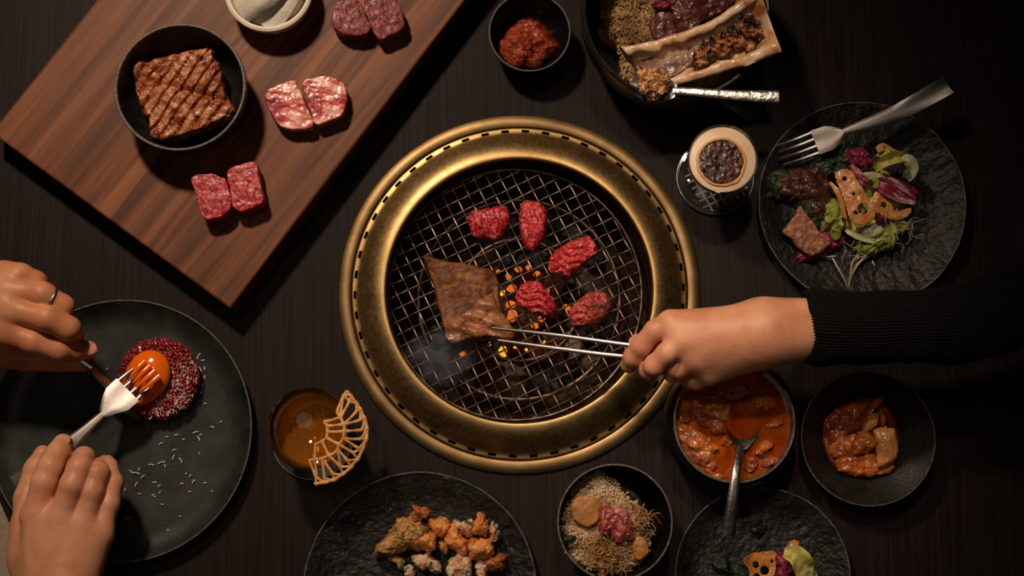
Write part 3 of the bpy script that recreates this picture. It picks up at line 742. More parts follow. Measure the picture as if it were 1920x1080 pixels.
# lace
q = lambda p, z=.080: W(p[0]/4.5+480, p[1]/4.5+700, z)
def lz(p):   # gentle dome
    return .0785+.010*math.exp(-(((p[0]-740)/260)**2+((p[1]-520)/300)**2))
Oo = [(765,150),(800,190),(845,250),(885,310),(915,380),(935,470),(930,555),(900,640),(860,725),(805,790),(735,850),(660,900),(585,920),(500,935)]
Mm = [(740,185),(790,235),(850,320),(880,395),(892,480),(885,555),(868,635),(820,670),(770,735),(715,790),(650,850),(580,890),(510,880)]
Tt = [(685,320),(715,370),(740,430),(745,490),(738,550),(700,600),(690,650),(615,695),(560,720),(495,730),(450,740)]
Ii = [(575,410),(605,445),(605,495),(598,545),(560,575),(505,600)]
lc = []
def seg_(a, b, w=.0015):
    lc.append(tube([q(a, lz(a)), q(((a[0]+b[0])/2+random.uniform(-4, 4), (a[1]+b[1])/2+random.uniform(-4, 4)), lz(a)*.5+lz(b)*.5), q(b, lz(b))], [w*1.25, w*.85, w*1.25], 7, 8, flat=.8))
random.seed(5)
for L, w_ in ((Oo, .0016), (Tt, .0014), (Ii, .0015)):
    for a, b in zip(L, L[1:]): seg_(a, b, w_)
for i in range(13):     # small outer cells
    seg_(Mm[i], Oo[i], .0012); seg_(Mm[i], Oo[i+1], .0012)
for a, b in ((0,0),(0,1),(1,1),(2,2),(3,2),(4,3),(5,4),(6,4),(7,5),(8,6),(9,6),(9,7),(10,8),(11,8),(12,9),(12,10)): seg_(Mm[a], Tt[b], .0013)
seg_(Mm[0], Mm[1], .0012)
for a, b in ((0,1),(1,2),(2,3),(3,5),(4,7),(5,9)): seg_(Ii[a], Tt[b], .0014)
mk('lace_cracker', join(lc), m_lace, tag=('golden fried lace fan resting on the rim of the amber tumbler', 'cracker'))
# cocktail coupe
hr = .080; cR = W(1356, 297, hr); rr = 67*S(hr); zc = .0042
sp = [(0, zc), (.030, zc), (.0305, zc+.001), (.012, zc+.003), (.0045, zc+.008), (.004, zc+.028), (.009, zc+.034), (rr*.62, zc+.043), (rr*.93, zc+.060), (rr, hr-.0006), (rr*.985, hr), (rr*.965, hr-.001),
      (rr*.90, zc+.0605), (rr*.60, zc+.0455), (.006, zc+.037), (0, zc+.0362)]
mk('coupe_glass', lathe(cR, sp, 96, close=False), m_glass, tag=('stemmed clear coupe of creamy cocktail with a charred citrus wheel', 'glass'))
zl = hr-.0035
mk('creamy_cocktail', lathe(cR, [(0, zc+.0366), (.006, zc+.0374), (rr*.598, zc+.0458), (rr*.897, zc+.0607), (rr*.945, zl), (rr*.93, zl+.0003), (0, zl+.0002)], 96, close=False), m_foam,
   tag=('pale creamy cocktail with foam filling the coupe', 'drink'))
ct = thing('citrus_wheel', (*W(1353, 303, zl).xy, zl), 'dried charred citrus wheel floating on the creamy cocktail', 'citrus')
cq = W(1353, 303, zl+.003)
mk('rind', lathe(cq, [(.0195, zl+.0008), (.0208, zl+.0022), (.0222, zl+.0020), (.0228, zl+.0008), (.0222, zl+.0003), (.0200, zl+.0003)], 80, .06, 30, 3), m_rind, ct)
mk('flesh', pad(circ(1353, 303, 40.5, 41, 16), zl+.0005, .0022, 80, 14, .06, .0010, 260, 7, .1, .0006, 200, hz=zl+.0027), m_citrus, ct)

# ---------------------------------------------------------------- chili dish and bone pot at the top
_, c, r = bowl('sauce_dish', 993, 60, 79, .036, .0002, 'small black round dish of red chili paste at the top', m_smooth, base=.55, rimw=.0016, rimmat=m_edge)  # rim highlight put into the colour as a pale ring
mk('chili_paste', pad([(935,75),(950,45),(975,30),(1005,28),(1022,50),(1040,72),(1048,88),(1030,105),(1010,118),(975,125),(955,118),(940,100)], .0045, .019, 110, 26, .34, .0042, 75, 61, .45, .003, 60), m_chili,
   tag=('mound of glossy red chili paste in the small black dish', 'chili paste'))
def tray_mesh():
    P = [W(x, y, .004) for x, y in ((1494, 126), (1404, 230), (1290, 142), (1380, 38))]; c = sum(P, Vector())/4; V = []
    for k, z in ((.97, .004), (1, .0034), (1, .0005), (.985, .0001)): V += [(c.x+(p.x-c.x)*k, c.y+(p.y-c.y)*k, z) for p in P]
    F = [(3, 2, 1, 0), (12, 13, 14, 15)]
    for a in range(3):
        for k in range(4): F.append((a*4+k, a*4+(k+1) % 4, a*4+4+(k+1) % 4, a*4+4+k))
    return V, F
mk('slate_tray', tray_mesh(), m_tray, tag=('black slate trivet sticking out at the lower right of the bone pot', 'trivet'))
_, c, r = bowl('stone_pot', 1268, 16, 183, .078, .004, 'large round black pot with the split marrow bone at the top', m_stone, base=.70, ib=.80, rimw=.004, body=[(.995, .985), (1.0, .9), (.99, .6), (.93, .3), (.82, .08), (.72, .005)], curve=.8)
zr_ = .046
def mound_pts(cx, cy, rx, ry, z, hh, n, seed, nz=.003):
    g = random.Random(seed); out = []
    for i in range(n):
        a = g.uniform(0, 6.283); q = math.sqrt(g.random()); px, py = cx+rx*q*math.cos(a), cy+ry*q*math.sin(a)
        zz = z+hh*(1-q*q); p = W(px, py, zz); k = fbm(p, 55, 3, seed)
        out.append((p.x, p.y, zz+nz*k+g.uniform(-.0008, .0008)))
    return out
rice = thing('fried_rice', (*W(1268, 30, .02).xy, .006), 'bed of brown fried rice filling the black bone pot', 'rice')
o_ = pad([(1127,30),(1130,-5),(1150,-60),(1260,-110),(1370,-60),(1405,30),(1404,90),(1385,125),(1345,155),(1290,168),(1230,168),(1190,152),(1172,120),(1158,85),(1140,62)], .009, .035, 110, 26, .2, .0075, 45, 71, .25, .004, 50, hz=.048, low=.80)
rb = mk('rice_bed', o_, m_bulgur, rice)
g = random.Random(3); P = []
for v in o_[0]:
    if v.z > .030 :
        for _ in range(5): P.append((v.x+g.uniform(-.004, .004), v.y+g.uniform(-.004, .004), v.z+g.uniform(-.0004, .0016)))
g.shuffle(P)
stuff(mk('rice_grains', scatter(P[:9000], (.0020, .0009, .0008), 3, .2), m_bulgur, rice))
def slab(name, lab, ct_, pts, z, h, mat, seed, grp=None, amp=.0015, s=120, jag=.0008, dome=.15, edge=.2, top=None, K=14, seg=80):
    return mk(name, pad(pts, z, h, seg, K, edge, amp, s, seed, dome, jag, 90, top), mat, tag=(lab, ct_, grp) if grp else (lab, ct_))
G_ = 'beef slices on the fried rice'
slab('beef_slice', 'round dark red beef slice on the rice left of the marrow bone', 'beef', [(1218,40),(1235,20),(1258,18),(1275,38),(1272,62),(1255,74),(1232,72),(1220,58)], .046, .008, m_sausage, 81, G_, amp=.0012)
slab('beef_slice', 'twisted dark beef strip above the bone, leaning to the upper edge', 'beef', [(1262,20),(1270,-5),(1300,-20),(1330,0),(1325,30),(1300,52),(1278,58),(1270,40)], .048, .014, m_sausage, 82, G_, amp=.004, s=70)
slab('beef_slice', 'dark beef piece against the upper middle of the marrow bone', 'beef', [(1290,45),(1310,15),(1345,-5),(1375,-5),(1370,12),(1345,28),(1318,38),(1300,55)], .047, .012, m_sausage, 83, G_, amp=.0035, s=80)
slab('beef_slice', 'small pinkish beef scrap at the very top beside the rice', 'beef', [(1225,8),(1245,-12),(1275,-25),(1278,-12),(1262,8),(1245,18)], .050, .008, m_dred, 84, G_, amp=.003, s=90)
# bone : open half tube
ZM = .088
bA = W(1206, 127, ZM-.006); bB = W(1452, 46, ZM+.004)
def bone():
    n = 60; m = 17; V = []; F = []
    zz_ = lambda i: .070+.036*i/6
    top0 = [W(x, y, zz_(i)) for i, (x, y) in enumerate(((1164, 88), (1215, 78), (1262, 64), (1318, 43), (1368, 16), (1405, -12), (1424, -20)))]
    bot0 = [W(x, y, zz_(i)) for i, (x, y) in enumerate(((1245, 166), (1276, 158), (1318, 146), (1360, 134), (1400, 121), (1436, 108), (1466, 97)))]
    Tn = cat(top0, n); Bn = cat(bot0, n)
    for i in range(n):
        t = i/(n-1); a, b = Tn[i], Bn[i]; c = (a+b)/2; s = (a-b)/2; R_ = s.length*(1+.05*fbm(a, 50, 3, 9)); s.normalize()
        wt = (.0100-.003*t)*(1+.35*fbm(a, 70, 3, 4)); wb = (.0080+.001*t)*(1+.35*fbm(b, 70, 3, 5)); dep = R_*.78
        if t > .80: wt += .003*(t-.80)/.2; wb += .003*(t-.80)/.2
        for k in range(m):
            an = math.pi*k/(m-1); p = c+s*(R_*math.cos(an))+Vector((0, 0, -dep*math.sin(an)-.0015*(k in (0, m-1))))
            V.append(p+Vector((0, 0, .0012*fbm(p, 90, 3, 2))))
        zz = .0010*fbm(b, 120, 3, 6)
        V.append(c-s*(R_-wb*.28)+Vector((0, 0, .0006+zz))); V.append(c-s*(R_-wb*.75)+Vector((0, 0, .0003+zz)))
        ra, rb = R_-wt, R_-wb; f_ = .72 if t < .80 else .72*max(.04, 1-((t-.80)/.17)**1.3)
        for k in range(m):
            an = math.pi*(m-1-k)/(m-1); rr_ = ra if math.cos(an) > 0 else rb
            p = c+s*(rr_*math.cos(an))+Vector((0, 0, -rb*f_*math.sin(an)-.0008))
            V.append(p+Vector((0, 0, .0016*fbm(p, 110, 3, 2))))
        zz = .0010*fbm(a, 120, 3, 6)
        V.append(c+s*(R_-wt*.75)+Vector((0, 0, .0003+zz))); V.append(c+s*(R_-wt*.28)+Vector((0, 0, .0006+zz)))
    L = 2*m+4
    for i in range(n-1):
        for k in range(L):
            a = i*L+k; b = i*L+(k+1) % L; F.append((b, a, a+L, b+L))
    F.append(tuple(range(0, L))); F.append(tuple(range(n*L-1, (n-1)*L-1, -1)))
    return V, F
bo = thing('marrow_bone', (*((bA+bB)/2).xy, ZM-.03), 'long split marrow bone lying across the black pot', 'bone')
mk('bone_shell', bone(), m_bone, bo, sharp=70)
def chan(x, y): return -.0012
BZ = lambda x: .071+.036*(x-1200)/245
def slope(px0):
    x0 = W(px0, 90, BZ(px0)).x; k = .036/(245*S(.088))
    return lambda x, y: k*(x-x0)
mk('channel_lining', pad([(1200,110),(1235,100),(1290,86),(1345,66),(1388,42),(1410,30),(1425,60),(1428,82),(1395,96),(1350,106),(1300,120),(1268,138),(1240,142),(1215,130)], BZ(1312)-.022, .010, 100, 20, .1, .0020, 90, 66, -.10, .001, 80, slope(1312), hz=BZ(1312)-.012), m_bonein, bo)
mk('roasted_marrow', pad([(1302,114),(1312,84),(1335,70),(1365,58),(1392,40),(1412,32),(1426,58),(1426,80),(1405,90),(1380,88),(1358,96),(1338,110),(1318,120),(1306,128)], BZ(1365)-.018, .011, 120, 30, .25, .0050, 100, 67, .2, .0030, 90, slope(1365), hz=BZ(1365)-.007), m_marrow, bo)
g = random.Random(21); P = []
for i_ in range(260):
    t = g.random(); x_ = 1308+112*t+g.gauss(0, 3); y_ = 106-58*t+g.gauss(0, 11)
    P.append(tuple(W(x_, y_, BZ(x_)-.0075+g.uniform(-.003, .002))))
stuff(mk('marrow_crumbs', scatter(P, (.0036, .0020, .0012), 5, .6, ico=1), m_marrow, bo))
# hammered spoon with scoop
hs = thing('hammered_spoon', tuple(W(1300, 170, .085)), 'bright hammered steel spoon resting on the front rim of the bone pot', 'spoon')
mk('spoon_bowl', strip([W(1180, 158, .074), W(1205, 162, .073), W(1240, 170, .077), W(1268, 172, .084)], [.004, .0125, .0145, .0125, .0055], .0008, [.001, .006, .007, .0055, .001], 24, 11), m_steel, hs)
mk('handle', strip([W(1262, 171, .0835), W(1300, 172, .089), W(1360, 177, .090), W(1420, 180, .091), W(1460, 181, .091)], [.0036, .0038, .0040, .0046, .0054, .0058], .0014, 0, 40, 9), m_ham, hs)
g = random.Random(22); c_ = W(1223, 155, .085); ms_v = blob(c_, (.0138, .0130, .0105), .0040, 120, 3)
P = [(v.x, v.y, v.z) for v in ms_v[0] if v.z > c_.z-.002]; g.shuffle(P)
ms_ = mk('marrow_scoop', ms_v, m_scoop, tag=('roasted marrow scoop piled on the hammered spoon', 'marrow'))
stuff(mk('marrow_crumbs', scatter(P[:110], (.0028, .0017, .0011), 6, .5, ico=1), m_scoop, ms_))
for x, y in ((1409, 120),): mk('salt_crumb', blob(W(x, y, .055), (.002, .002, .002), .001, 300, 1, ICO2), m_cheese, tag=('white crumb on the rice beside the right pot rim', 'crumb'))

# ---------------------------------------------------------------- generic plate with rough edge
def plate(name, cx, cy, rpx, lab, mat, h=.016, wob=.006, rough=.0010, seed=1, flat=.66, edge_mat=None):
    c = W(cx, cy, h); r = rpx*S(h); o = thing(name, (c.x, c.y, 0), lab, 'plate')
    pr = [(0, .0055), (r*flat*.6, .0055), (r*flat, .0058), (r*(flat+.08), .0068), (r*.84, h*.62), (r*.92, h*.82), (r*.97, h*.95), (r*.988, h), (r*.997, h-.0006), (r*1.0, h-.0018), (r*.93, h*.5), (r*.75, .002), (r*.6, .0002), (0, .0002)]
    V, F = lathe(c, pr, 200, wob, 45, seed, 0, False); n = len(pr)
    for i, v in enumerate(V):
        k = i % n
        if 1 < k < 10:
            x, y, z = v; q = rough*(.25 if k < 3 else 1); V[i] = (x, y, z+q*fbm((x, y, 0), 75, 4, seed))
    mk('plate_body', (V, F), mat, o)
    rv = [V[j*n+7] for j in range(200)]; rv.append(rv[0])
    mk('plate_rim', tube([Vector(v)+Vector((0, 0, .0001)) for v in rv], .0007, 0, 5), edge_mat or m_edge, o)
    return c, r
# salad plate right
plate('salad_plate', 1617, 380, 198, 'rough black plate of mixed salad at the right', m_stonetex, .018, .010, .0022, 3)
zs = .007
def leaf(name, lab, path, wd, mat, seed, z0, zt, grp=None, ruf=.004, cup=.003, th=.0004, cat_='lettuce', rs=75, n=30, tilt=0):
    m = len(path); P = []
    for i, p in enumerate(path):
        t = i/(m-1); z = interp([z0, zt, (z0+zt)/2], t) if not isinstance(zt, list) else interp(zt, t)
        P.append(W(p[0], p[1], z))
    wd = [x*.0005 for x in wd]
    return mk(name, strip(P, wd, th, [cup*.3, cup, cup*.6], n, 13, ruf=ruf, rs=rs, seed=seed, tilt=tilt), mat, tag=(lab, cat_, grp) if grp else (lab, cat_))
GS = 'salad leaves on the right plate'
def crumple(name, lab, ct_, pts, z, h, mat, seed, grp=None, amp=.005, s=80):
    return slab(name, lab, ct_, pts, z, h, mat, seed, grp, amp=amp, s=s, jag=.004, dome=.35, edge=.25, K=26, seg=140)
crumple('kale_leaf', 'dark kale under the fork head on the salad plate', 'kale', [(1500,325),(1530,290),(1580,272),(1615,268),(1640,285),(1610,305),(1580,330),(1545,340),(1515,345)], zs, .016, m_kale, 91, GS)
crumple('kale_leaf', 'dark kale at the left edge of the salad plate below the fork tines', 'kale', [(1437,350),(1450,320),(1480,312),(1505,325),(1500,355),(1470,368),(1445,372)], zs, .014, m_kale, 92, GS)
crumple('kale_leaf', 'dark kale tuft between the toast and the frisee', 'kale', [(1500,372),(1515,362),(1535,385),(1545,412),(1535,440),(1515,415),(1500,395)], zs, .016, m_kale, 93, GS)
crumple('roast_beef', 'dark roasted beef heap left of the orange lotus chips', 'beef', [(1470,320),(1500,305),(1545,310),(1570,340),(1560,372),(1535,388),(1505,375),(1475,362),(1462,340)], zs, .022, m_dkbeef, 94, None, amp=.004)
crumple('roast_beef', 'small dark beef slices under the frisee on the salad plate', 'beef', [(1505,370),(1550,355),(1572,380),(1560,420),(1535,410)], zs, .018, m_dkbeef, 95, None, amp=.004)
slab('toast', 'crusty toast wedge at the lower left of the salad plate', 'bread', ol([(255,490),(300,540),(345,600),(400,680),(465,740),(400,800),(330,820),(265,790),(200,720),(140,660),(180,600),(220,540)], 3.6, 1430, 250), zs+.008, .010, m_toast, 96, amp=.0012, s=200, dome=.05, edge=.08, jag=.0012)
crumple('radicchio', 'purple radicchio leaf lying under the toast wedge', 'radicchio', ol([(350,580),(420,640),(560,700),(540,760),(480,790),(400,830),(300,860),(230,850),(250,780),(380,720)], 3.6, 1430, 250), zs, .010, m_radid, 97, GS, .003)
crumple('frisee', 'bright green frisee tuft in the middle left of the salad', 'lettuce', ol([(430,470),(480,430),(540,440),(560,520),(560,600),(540,680),(500,690),(450,640),(425,560)], 3.6, 1430, 250), zs, .026, m_lett, 98, GS, .005, 110)
crumple('frisee', 'green frisee at the lower right of the salad', 'lettuce', ol([(760,620),(850,590),(930,540),(1000,530),(1010,590),(980,660),(880,750),(800,810),(700,800),(640,760),(700,700)], 3.6, 1430, 250), zs, .020, m_lett, 99, GS, .005, 110)
crumple('lettuce_bed', 'pale lettuce bed filling the centre of the salad', 'lettuce', ol([(560,460),(660,300),(760,240),(860,230),(950,330),(960,480),(900,600),(800,680),(660,700),(560,640)], 3.6, 1430, 250), zs, .016, m_yell, 100, GS, .005, 100)
crumple('radicchio', 'dark red radicchio tuft at the top of the salad', 'radicchio', ol([(570,110),(640,85),(700,95),(750,130),(795,180),(760,215),(700,240),(640,215),(590,190),(560,150)], 3.6, 1430, 250), zs+.006, .022, m_radid, 101, GS, .005, 100)
leaf('radicchio', 'striped red and white radicchio leaf at the right of the salad', [(1642, 340), (1662, 350), (1690, 362), (1716, 372)], [5, 16, 21, 20, 12], m_radi, 102, .030, [.034, .036, .033, .028], GS, .003, .004, cat_='radicchio')
leaf('radicchio', 'pale ribbed radicchio leaf crossing the top of the lotus chips', [(1595, 310), (1608, 326), (1618, 342), (1622, 352)], [4, 7, 9, 6], m_radi, 103, .030, [.032, .036, .036, .032], GS, .002, .002, cat_='radicchio')
leaf('lettuce_leaf', 'curled yellow green leaf below the tan chip', [(1640, 318), (1655, 306), (1675, 298), (1700, 296)], [6, 10, 12, 8], m_yell, 104, .028, [.026, .036, .038, .032], GS, .003, .006)
leaf('lettuce_leaf', 'rolled pale leaf at the upper right tip of the salad', [(1690, 296), (1702, 304), (1706, 318), (1698, 334)], [8, 12, 12, 7], m_cuke, 105, .028, [.034, .038, .034, .028], GS, .002, .006)
leaf('lettuce_leaf', 'yellow leaf rib in front of the dark red tuft', [(1648, 286), (1658, 292), (1666, 302)], [8, 10, 7], m_yell, 106, .03, [.032, .036, .034], GS, .002, .003)
def chip(name, lab, pts, z, h, holes, mat, seed, grp, amp=.0012, bend=.004):
    """fried root slice: lobed outline with real holes"""
    zt = z+h; O = cat([W(x, y, zt) for x, y in pts], 60, True); c = sum(O, Vector())/60
    nx = 46; lo = Vector((min(p.x for p in O), min(p.y for p in O))); hi = Vector((max(p.x for p in O), max(p.y for p in O)))
    H = [(W(a, b, zt), rr_*.0005) for a, b, rr_ in holes]
    def inside(x, y):
        k = False; j = 59
        for i in range(60):
            a, b = O[i], O[j]
            if (a.y > y) != (b.y > y) and x < (b.x-a.x)*(y-a.y)/(b.y-a.y)+a.x: k = not k
            j = i
        return k and all((x-h_.x)**2+(y-h_.y)**2 > q_*q_ for h_, q_ in H)
    st = max(hi.x-lo.x, hi.y-lo.y)/nx; X = int((hi.x-lo.x)/st)+1; Y = int((hi.y-lo.y)/st)+1
    cells = {(i, j) for i in range(X) for j in range(Y) if inside(lo.x+(i+.5)*st, lo.y+(j+.5)*st)}
    vi = {}; V = []; F = []
    def vid(i, j, s_):
        if (i, j, s_) not in vi:
            x, y = lo.x+i*st, lo.y+j*st; b = bend*math.sin((x-c.x)*60+seed)*math.cos((y-c.y)*50)
            vi[(i, j, s_)] = len(V); V.append((x, y, zt+b+amp*fbm((x, y, 0), 90, 3, seed)-(0 if s_ else .0011)))
        return vi[(i, j, s_)]
    for i, j in cells:
        F.append(tuple(vid(a, b, 1) for a, b in ((i, j), (i+1, j), (i+1, j+1), (i, j+1))))
        F.append(tuple(vid(a, b, 0) for a, b in ((i, j+1), (i+1, j+1), (i+1, j), (i, j))))
        for (di, dj), (a, b) in {(0, -1): ((i, j), (i+1, j)), (1, 0): ((i+1, j), (i+1, j+1)), (0, 1): ((i+1, j+1), (i, j+1)), (-1, 0): ((i, j+1), (i, j))}.items():
            if (i+di, j+dj) not in cells: F.append((vid(*a, 0), vid(*b, 0), vid(*b, 1), vid(*a, 1)))
    return mk(name, (V, F), mat, tag=(lab, 'lotus chip', grp), sub=1)
GL = 'lotus chips on the right salad'
sc2 = lambda L: ol(L, 3.6, 1430, 250)
chip('lotus_chip', 'large orange lotus chip lying over the centre of the salad', sc2([(490,270),(540,240),(600,255),(640,330),(690,410),(740,500),(755,560),(700,610),(640,615),(590,590),(560,500),(530,400),(500,330)]), zs+.018, .014, [(1617, 392, 10), (1600, 365, 3), (1583, 336, 4), (1603, 400, 4)], m_lotus, 1, GL)
chip('lotus_chip', 'smaller orange lotus chip right of the large one', sc2([(750,400),(830,430),(870,490),(900,530),(1000,500),(990,550),(900,590),(800,560),(745,500)]), zs+.012, .010, [(1655, 385, 5)], m_lotus, 2, GL)
chip('lotus_chip', 'small tan chip dotted with holes at the top of the salad', sc2([(760,100),(800,68),(850,80),(900,108),(945,130),(930,150),(870,140),(820,120),(775,135)]), zs+.016, .014, [(1658, 277, 2), (1672, 285, 2)], m_rind, 3, GL)
leaf('carrot_ribbon', 'thin orange carrot ribbon hanging at the left of the lotus chip', [(1556, 342), (1569, 360), (1579, 385), (1585, 410)], [3, 5, 5, 3], m_lotus, 107, .03, [.030, .034, .034, .030], None, .001, .001, cat_='carrot')
slab('cucumber_piece', 'pale cucumber chunk at the lower middle of the salad', 'cucumber', sc2([(665,640),(730,600),(790,610),(830,640),(800,690),(740,700),(690,690)]), zs+.012, .012, m_cuke, 108, 'cucumber in the salad')
slab('cucumber_piece', 'pale cucumber slice tucked above the green leaf ring', 'cucumber', sc2([(680,260),(760,255),(830,290),(800,310),(740,320),(690,300)]), zs+.016, .010, m_cuke, 109, 'cucumber in the salad')
leaf('cucumber_ribbon', 'thin cucumber ribbon curling below the chunk', [(1585, 432), (1608, 444), (1635, 450), (1655, 442)], [3, 6, 7, 4], m_cuke, 110, .02, [.024, .026, .026, .024], None, .001, .002, cat_='cucumber')
leaf('leek_ring', 'small green curved strip in the middle of the salad', [(1622, 335), (1633, 332), (1642, 340), (1640, 352)], [4, 5, 5, 4], m_lett, 111, .03, [.034, .037, .037, .034], None, .0005, .001, cat_='leek')
crumple('radicchio', 'small purple scrap right of the cucumber chunk', 'radicchio', sc2([(770,550),(810,530),(860,560),(840,600),(790,600)]), zs+.016, .010, m_radid, 112, GS, .003)
g = random.Random(12); sp_ = []
def sprouts(cx, cy, R0, n, z, L, rad=.0004, spread=6.28, base=0):
    for i in range(n):
        x, y = cx+g.gauss(0, R0*.5), cy+g.gauss(0, R0*.4); a = base+g.uniform(-spread/2, spread/2); l = g.uniform(.5, 1)*L
        P = [W(x, y, z+g.uniform(0, .006)), W(x+l*.5*math.cos(a)+g.uniform(-6, 6), y+l*.5*math.sin(a)+g.uniform(-6, 6), z+g.uniform(.002, .010)), W(x+l*math.cos(a+.4), y+l*math.sin(a+.4), z+g.uniform(-.003, .006))]
        sp_.append(tube(P, [rad, rad*1.1, rad*.5], 9, 5))
sprouts(1688, 422, 36, 26, .026, 34, .0003)
sprouts(1605, 460, 30, 12, .018, 28, .0003)
stuff(mk('bean_sprouts', join(sp_), m_sprout, tag=('tangle of fine pale sprouts on the lower right of the salad', 'sprouts')))
sp_ = []
for L in ([(1640,458),(1622,480),(1600,505),(1590,545)], [(1625,468),(1600,488),(1594,520),(1589,548)], [(1632,478),(1612,492),(1598,515)], [(1560,482),(1570,500),(1585,528),(1588,540)], [(1550,482),(1568,480)], [(1600,492),(1612,482),(1628,482)], [(1636,490),(1640,498)]):
    sp_.append(tube([W(x, y, .012+.004*math.sin(i*1.7)) for i, (x, y) in enumerate(L)], [.0009, .0008, .0004], 12, 6))
stuff(mk('white_root_threads', join(sp_), m_sprout, tag=('bundle of long white threads trailing from the salad to the plate edge', 'sprouts')))
fork('salad_fork', 'dull steel fork with flared handle lying on the rim of the salad plate', W(1777, 160, .042), W(1680, 212, .036), W(1582, 247, .032), W(1566, 254, .031), W(1528, 268, .030), W(1462, 291, .030), .0075, m_steel,
     tail_w=[.0092, .0086, .0076, .0060, .0036], hwid=.0120, tail_cup=.005, tlift=.003)

# ---------------------------------------------------------------- stew, kimchi, rice, lower right plate
_, c, r = bowl('stew_pot', 1377, 791, 113, .058, .0002, 'black ribbed pot of red kimchi stew below the hand', m_smooth, base=.78, rimw=.0022, rimmat=m_edge, curve=.8,
     body=[(.998, .985), (1.03, .95), (1.075, .92), (1.085, .88), (1.06, .86), (1.10, .82), (1.105, .77), (1.075, .75), (1.11, .71), (1.11, .5), (1.06, .3), (.95, .1), (.82, .005)])
zb = .047
mk('stew_broth', pad(circ(c.x, c.y, 1), 0, .001, 8, 2) if False else lathe(c, [(0, zb), (r*.3, zb+.0004), (r*.6, zb-.0003), (r*.965, zb), (r*.93, zb-.012), (0, zb-.014)], 96, 0, 30, 1, .0012, False), m_stew, tag=('glossy red broth filling the black stew pot', 'stew'))
for nm, lab, pts, m, h, sd in [
    ('cabbage_piece', 'stewed cabbage leaf at the left of the broth', [(1270,810),(1285,795),(1320,812),(1345,830),(1350,848),(1330,865),(1300,852),(1280,835)], m_stewp, .007, 1),
    ('cabbage_piece', 'stewed cabbage leaf at the top of the broth near the hand', [(1345,735),(1365,715),(1400,712),(1415,730),(1400,745),(1370,748)], m_stewp, .006, 2),
    ('cabbage_piece', 'folded cabbage strip at the lower left under the other leaf', [(1285,838),(1310,848),(1338,862),(1350,878),(1320,880),(1295,862)], m_stewm, .006, 3),
    ('meat_piece', 'stewed meat chunk at the upper left of the broth', [(1290,745),(1310,735),(1335,748),(1340,765),(1325,778),(1300,765)], m_stewp, .008, 4),
    ('meat_piece', 'stewed meat chunk in the centre left of the broth', [(1300,765),(1330,775),(1358,790),(1365,808),(1345,818),(1315,800)], m_stewm, .009, 5),
    ('meat_piece', 'curled meat piece right of the spoon in the broth', [(1420,835),(1430,825),(1448,828),(1445,842),(1432,855),(1420,850)], m_stewp, .008, 6),
    ('meat_piece', 'small tofu scrap at the upper right of the broth', [(1440,795),(1452,785),(1462,792),(1455,806),(1442,806)], m_stewp, .005, 7),
    ('cabbage_piece', 'small cabbage scrap at the far upper left of the broth', [(1300,728),(1320,715),(1342,722),(1335,738),(1312,742)], m_stewm, .006, 8),
    ('meat_piece', 'small meat scrap below the spoon neck in the broth', [(1395,865),(1410,855),(1425,862),(1415,880),(1398,882)], m_stewm, .006, 9),
    ('meat_piece', 'meat scrap beside the left pot wall in the broth', [(1276,770),(1290,762),(1298,778),(1288,792),(1276,788)], m_stewm, .006, 10),
    ('cabbage_piece', 'orange cabbage flake in the top right of the broth', [(1412,742),(1440,738),(1452,756),(1436,768),(1414,760)], m_stewp, .005, 11),
    ('cabbage_piece', 'long cabbage shred along the lower left pot wall', [(1292,866),(1318,876),(1345,888),(1366,892),(1350,898),(1312,888)], m_stewp, .005, 12),
    ('meat_piece', 'small meat crumb left of the spoon bowl in the broth', [(1350,822),(1364,818),(1372,830),(1360,840),(1350,836)], m_stewp, .005, 13),
    ('meat_piece', 'meat shred at the lower right of the broth', [(1432,868),(1452,856),(1460,866),(1446,880),(1432,878)], m_stewm, .005, 14),
    ('cabbage_piece', 'broad stewed leaf lying between the two upper left chunks', [(1318,752),(1345,738),(1368,752),(1372,775),(1350,786),(1326,772)], m_stewp, .006, 15)]:
    crumple(nm, lab, 'cabbage' if nm[0] == 'c' else 'meat', pts, zb-.002, h, m, 120+sd, 'solids in the red stew', .0028, 110)
sp2 = thing('soup_spoon', tuple(W(1380, 900, .05)), 'dark steel spoon standing in the red stew, handle toward the bottom', 'spoon')
mk('spoon_bowl', strip([W(1391, 772, .042), W(1391, 790, .040), W(1390, 812, .043), W(1388, 842, .053)], [.005, .0145, .0165, .0135, .0045], .0008, [.001, .005, .006, .005, .001], 24, 11), m_dsteel, sp2)
mk('handle', strip([W(1388, 838, .052), W(1381, 880, .064), W(1375, 930, .066), W(1365, 1006, .058)], [.0032, .0036, .0042, .0054, .0062], .0013, 0, 40, 9), m_dsteel, sp2)
mk('spooned_broth', lathe(W(1391, 797, .0475), [(0, .0480), (.0135, .0478), (.010, .0455), (0, .0450)], 48, close=False), m_stew, tag=('pool of smooth red broth in the soup spoon', 'stew'))

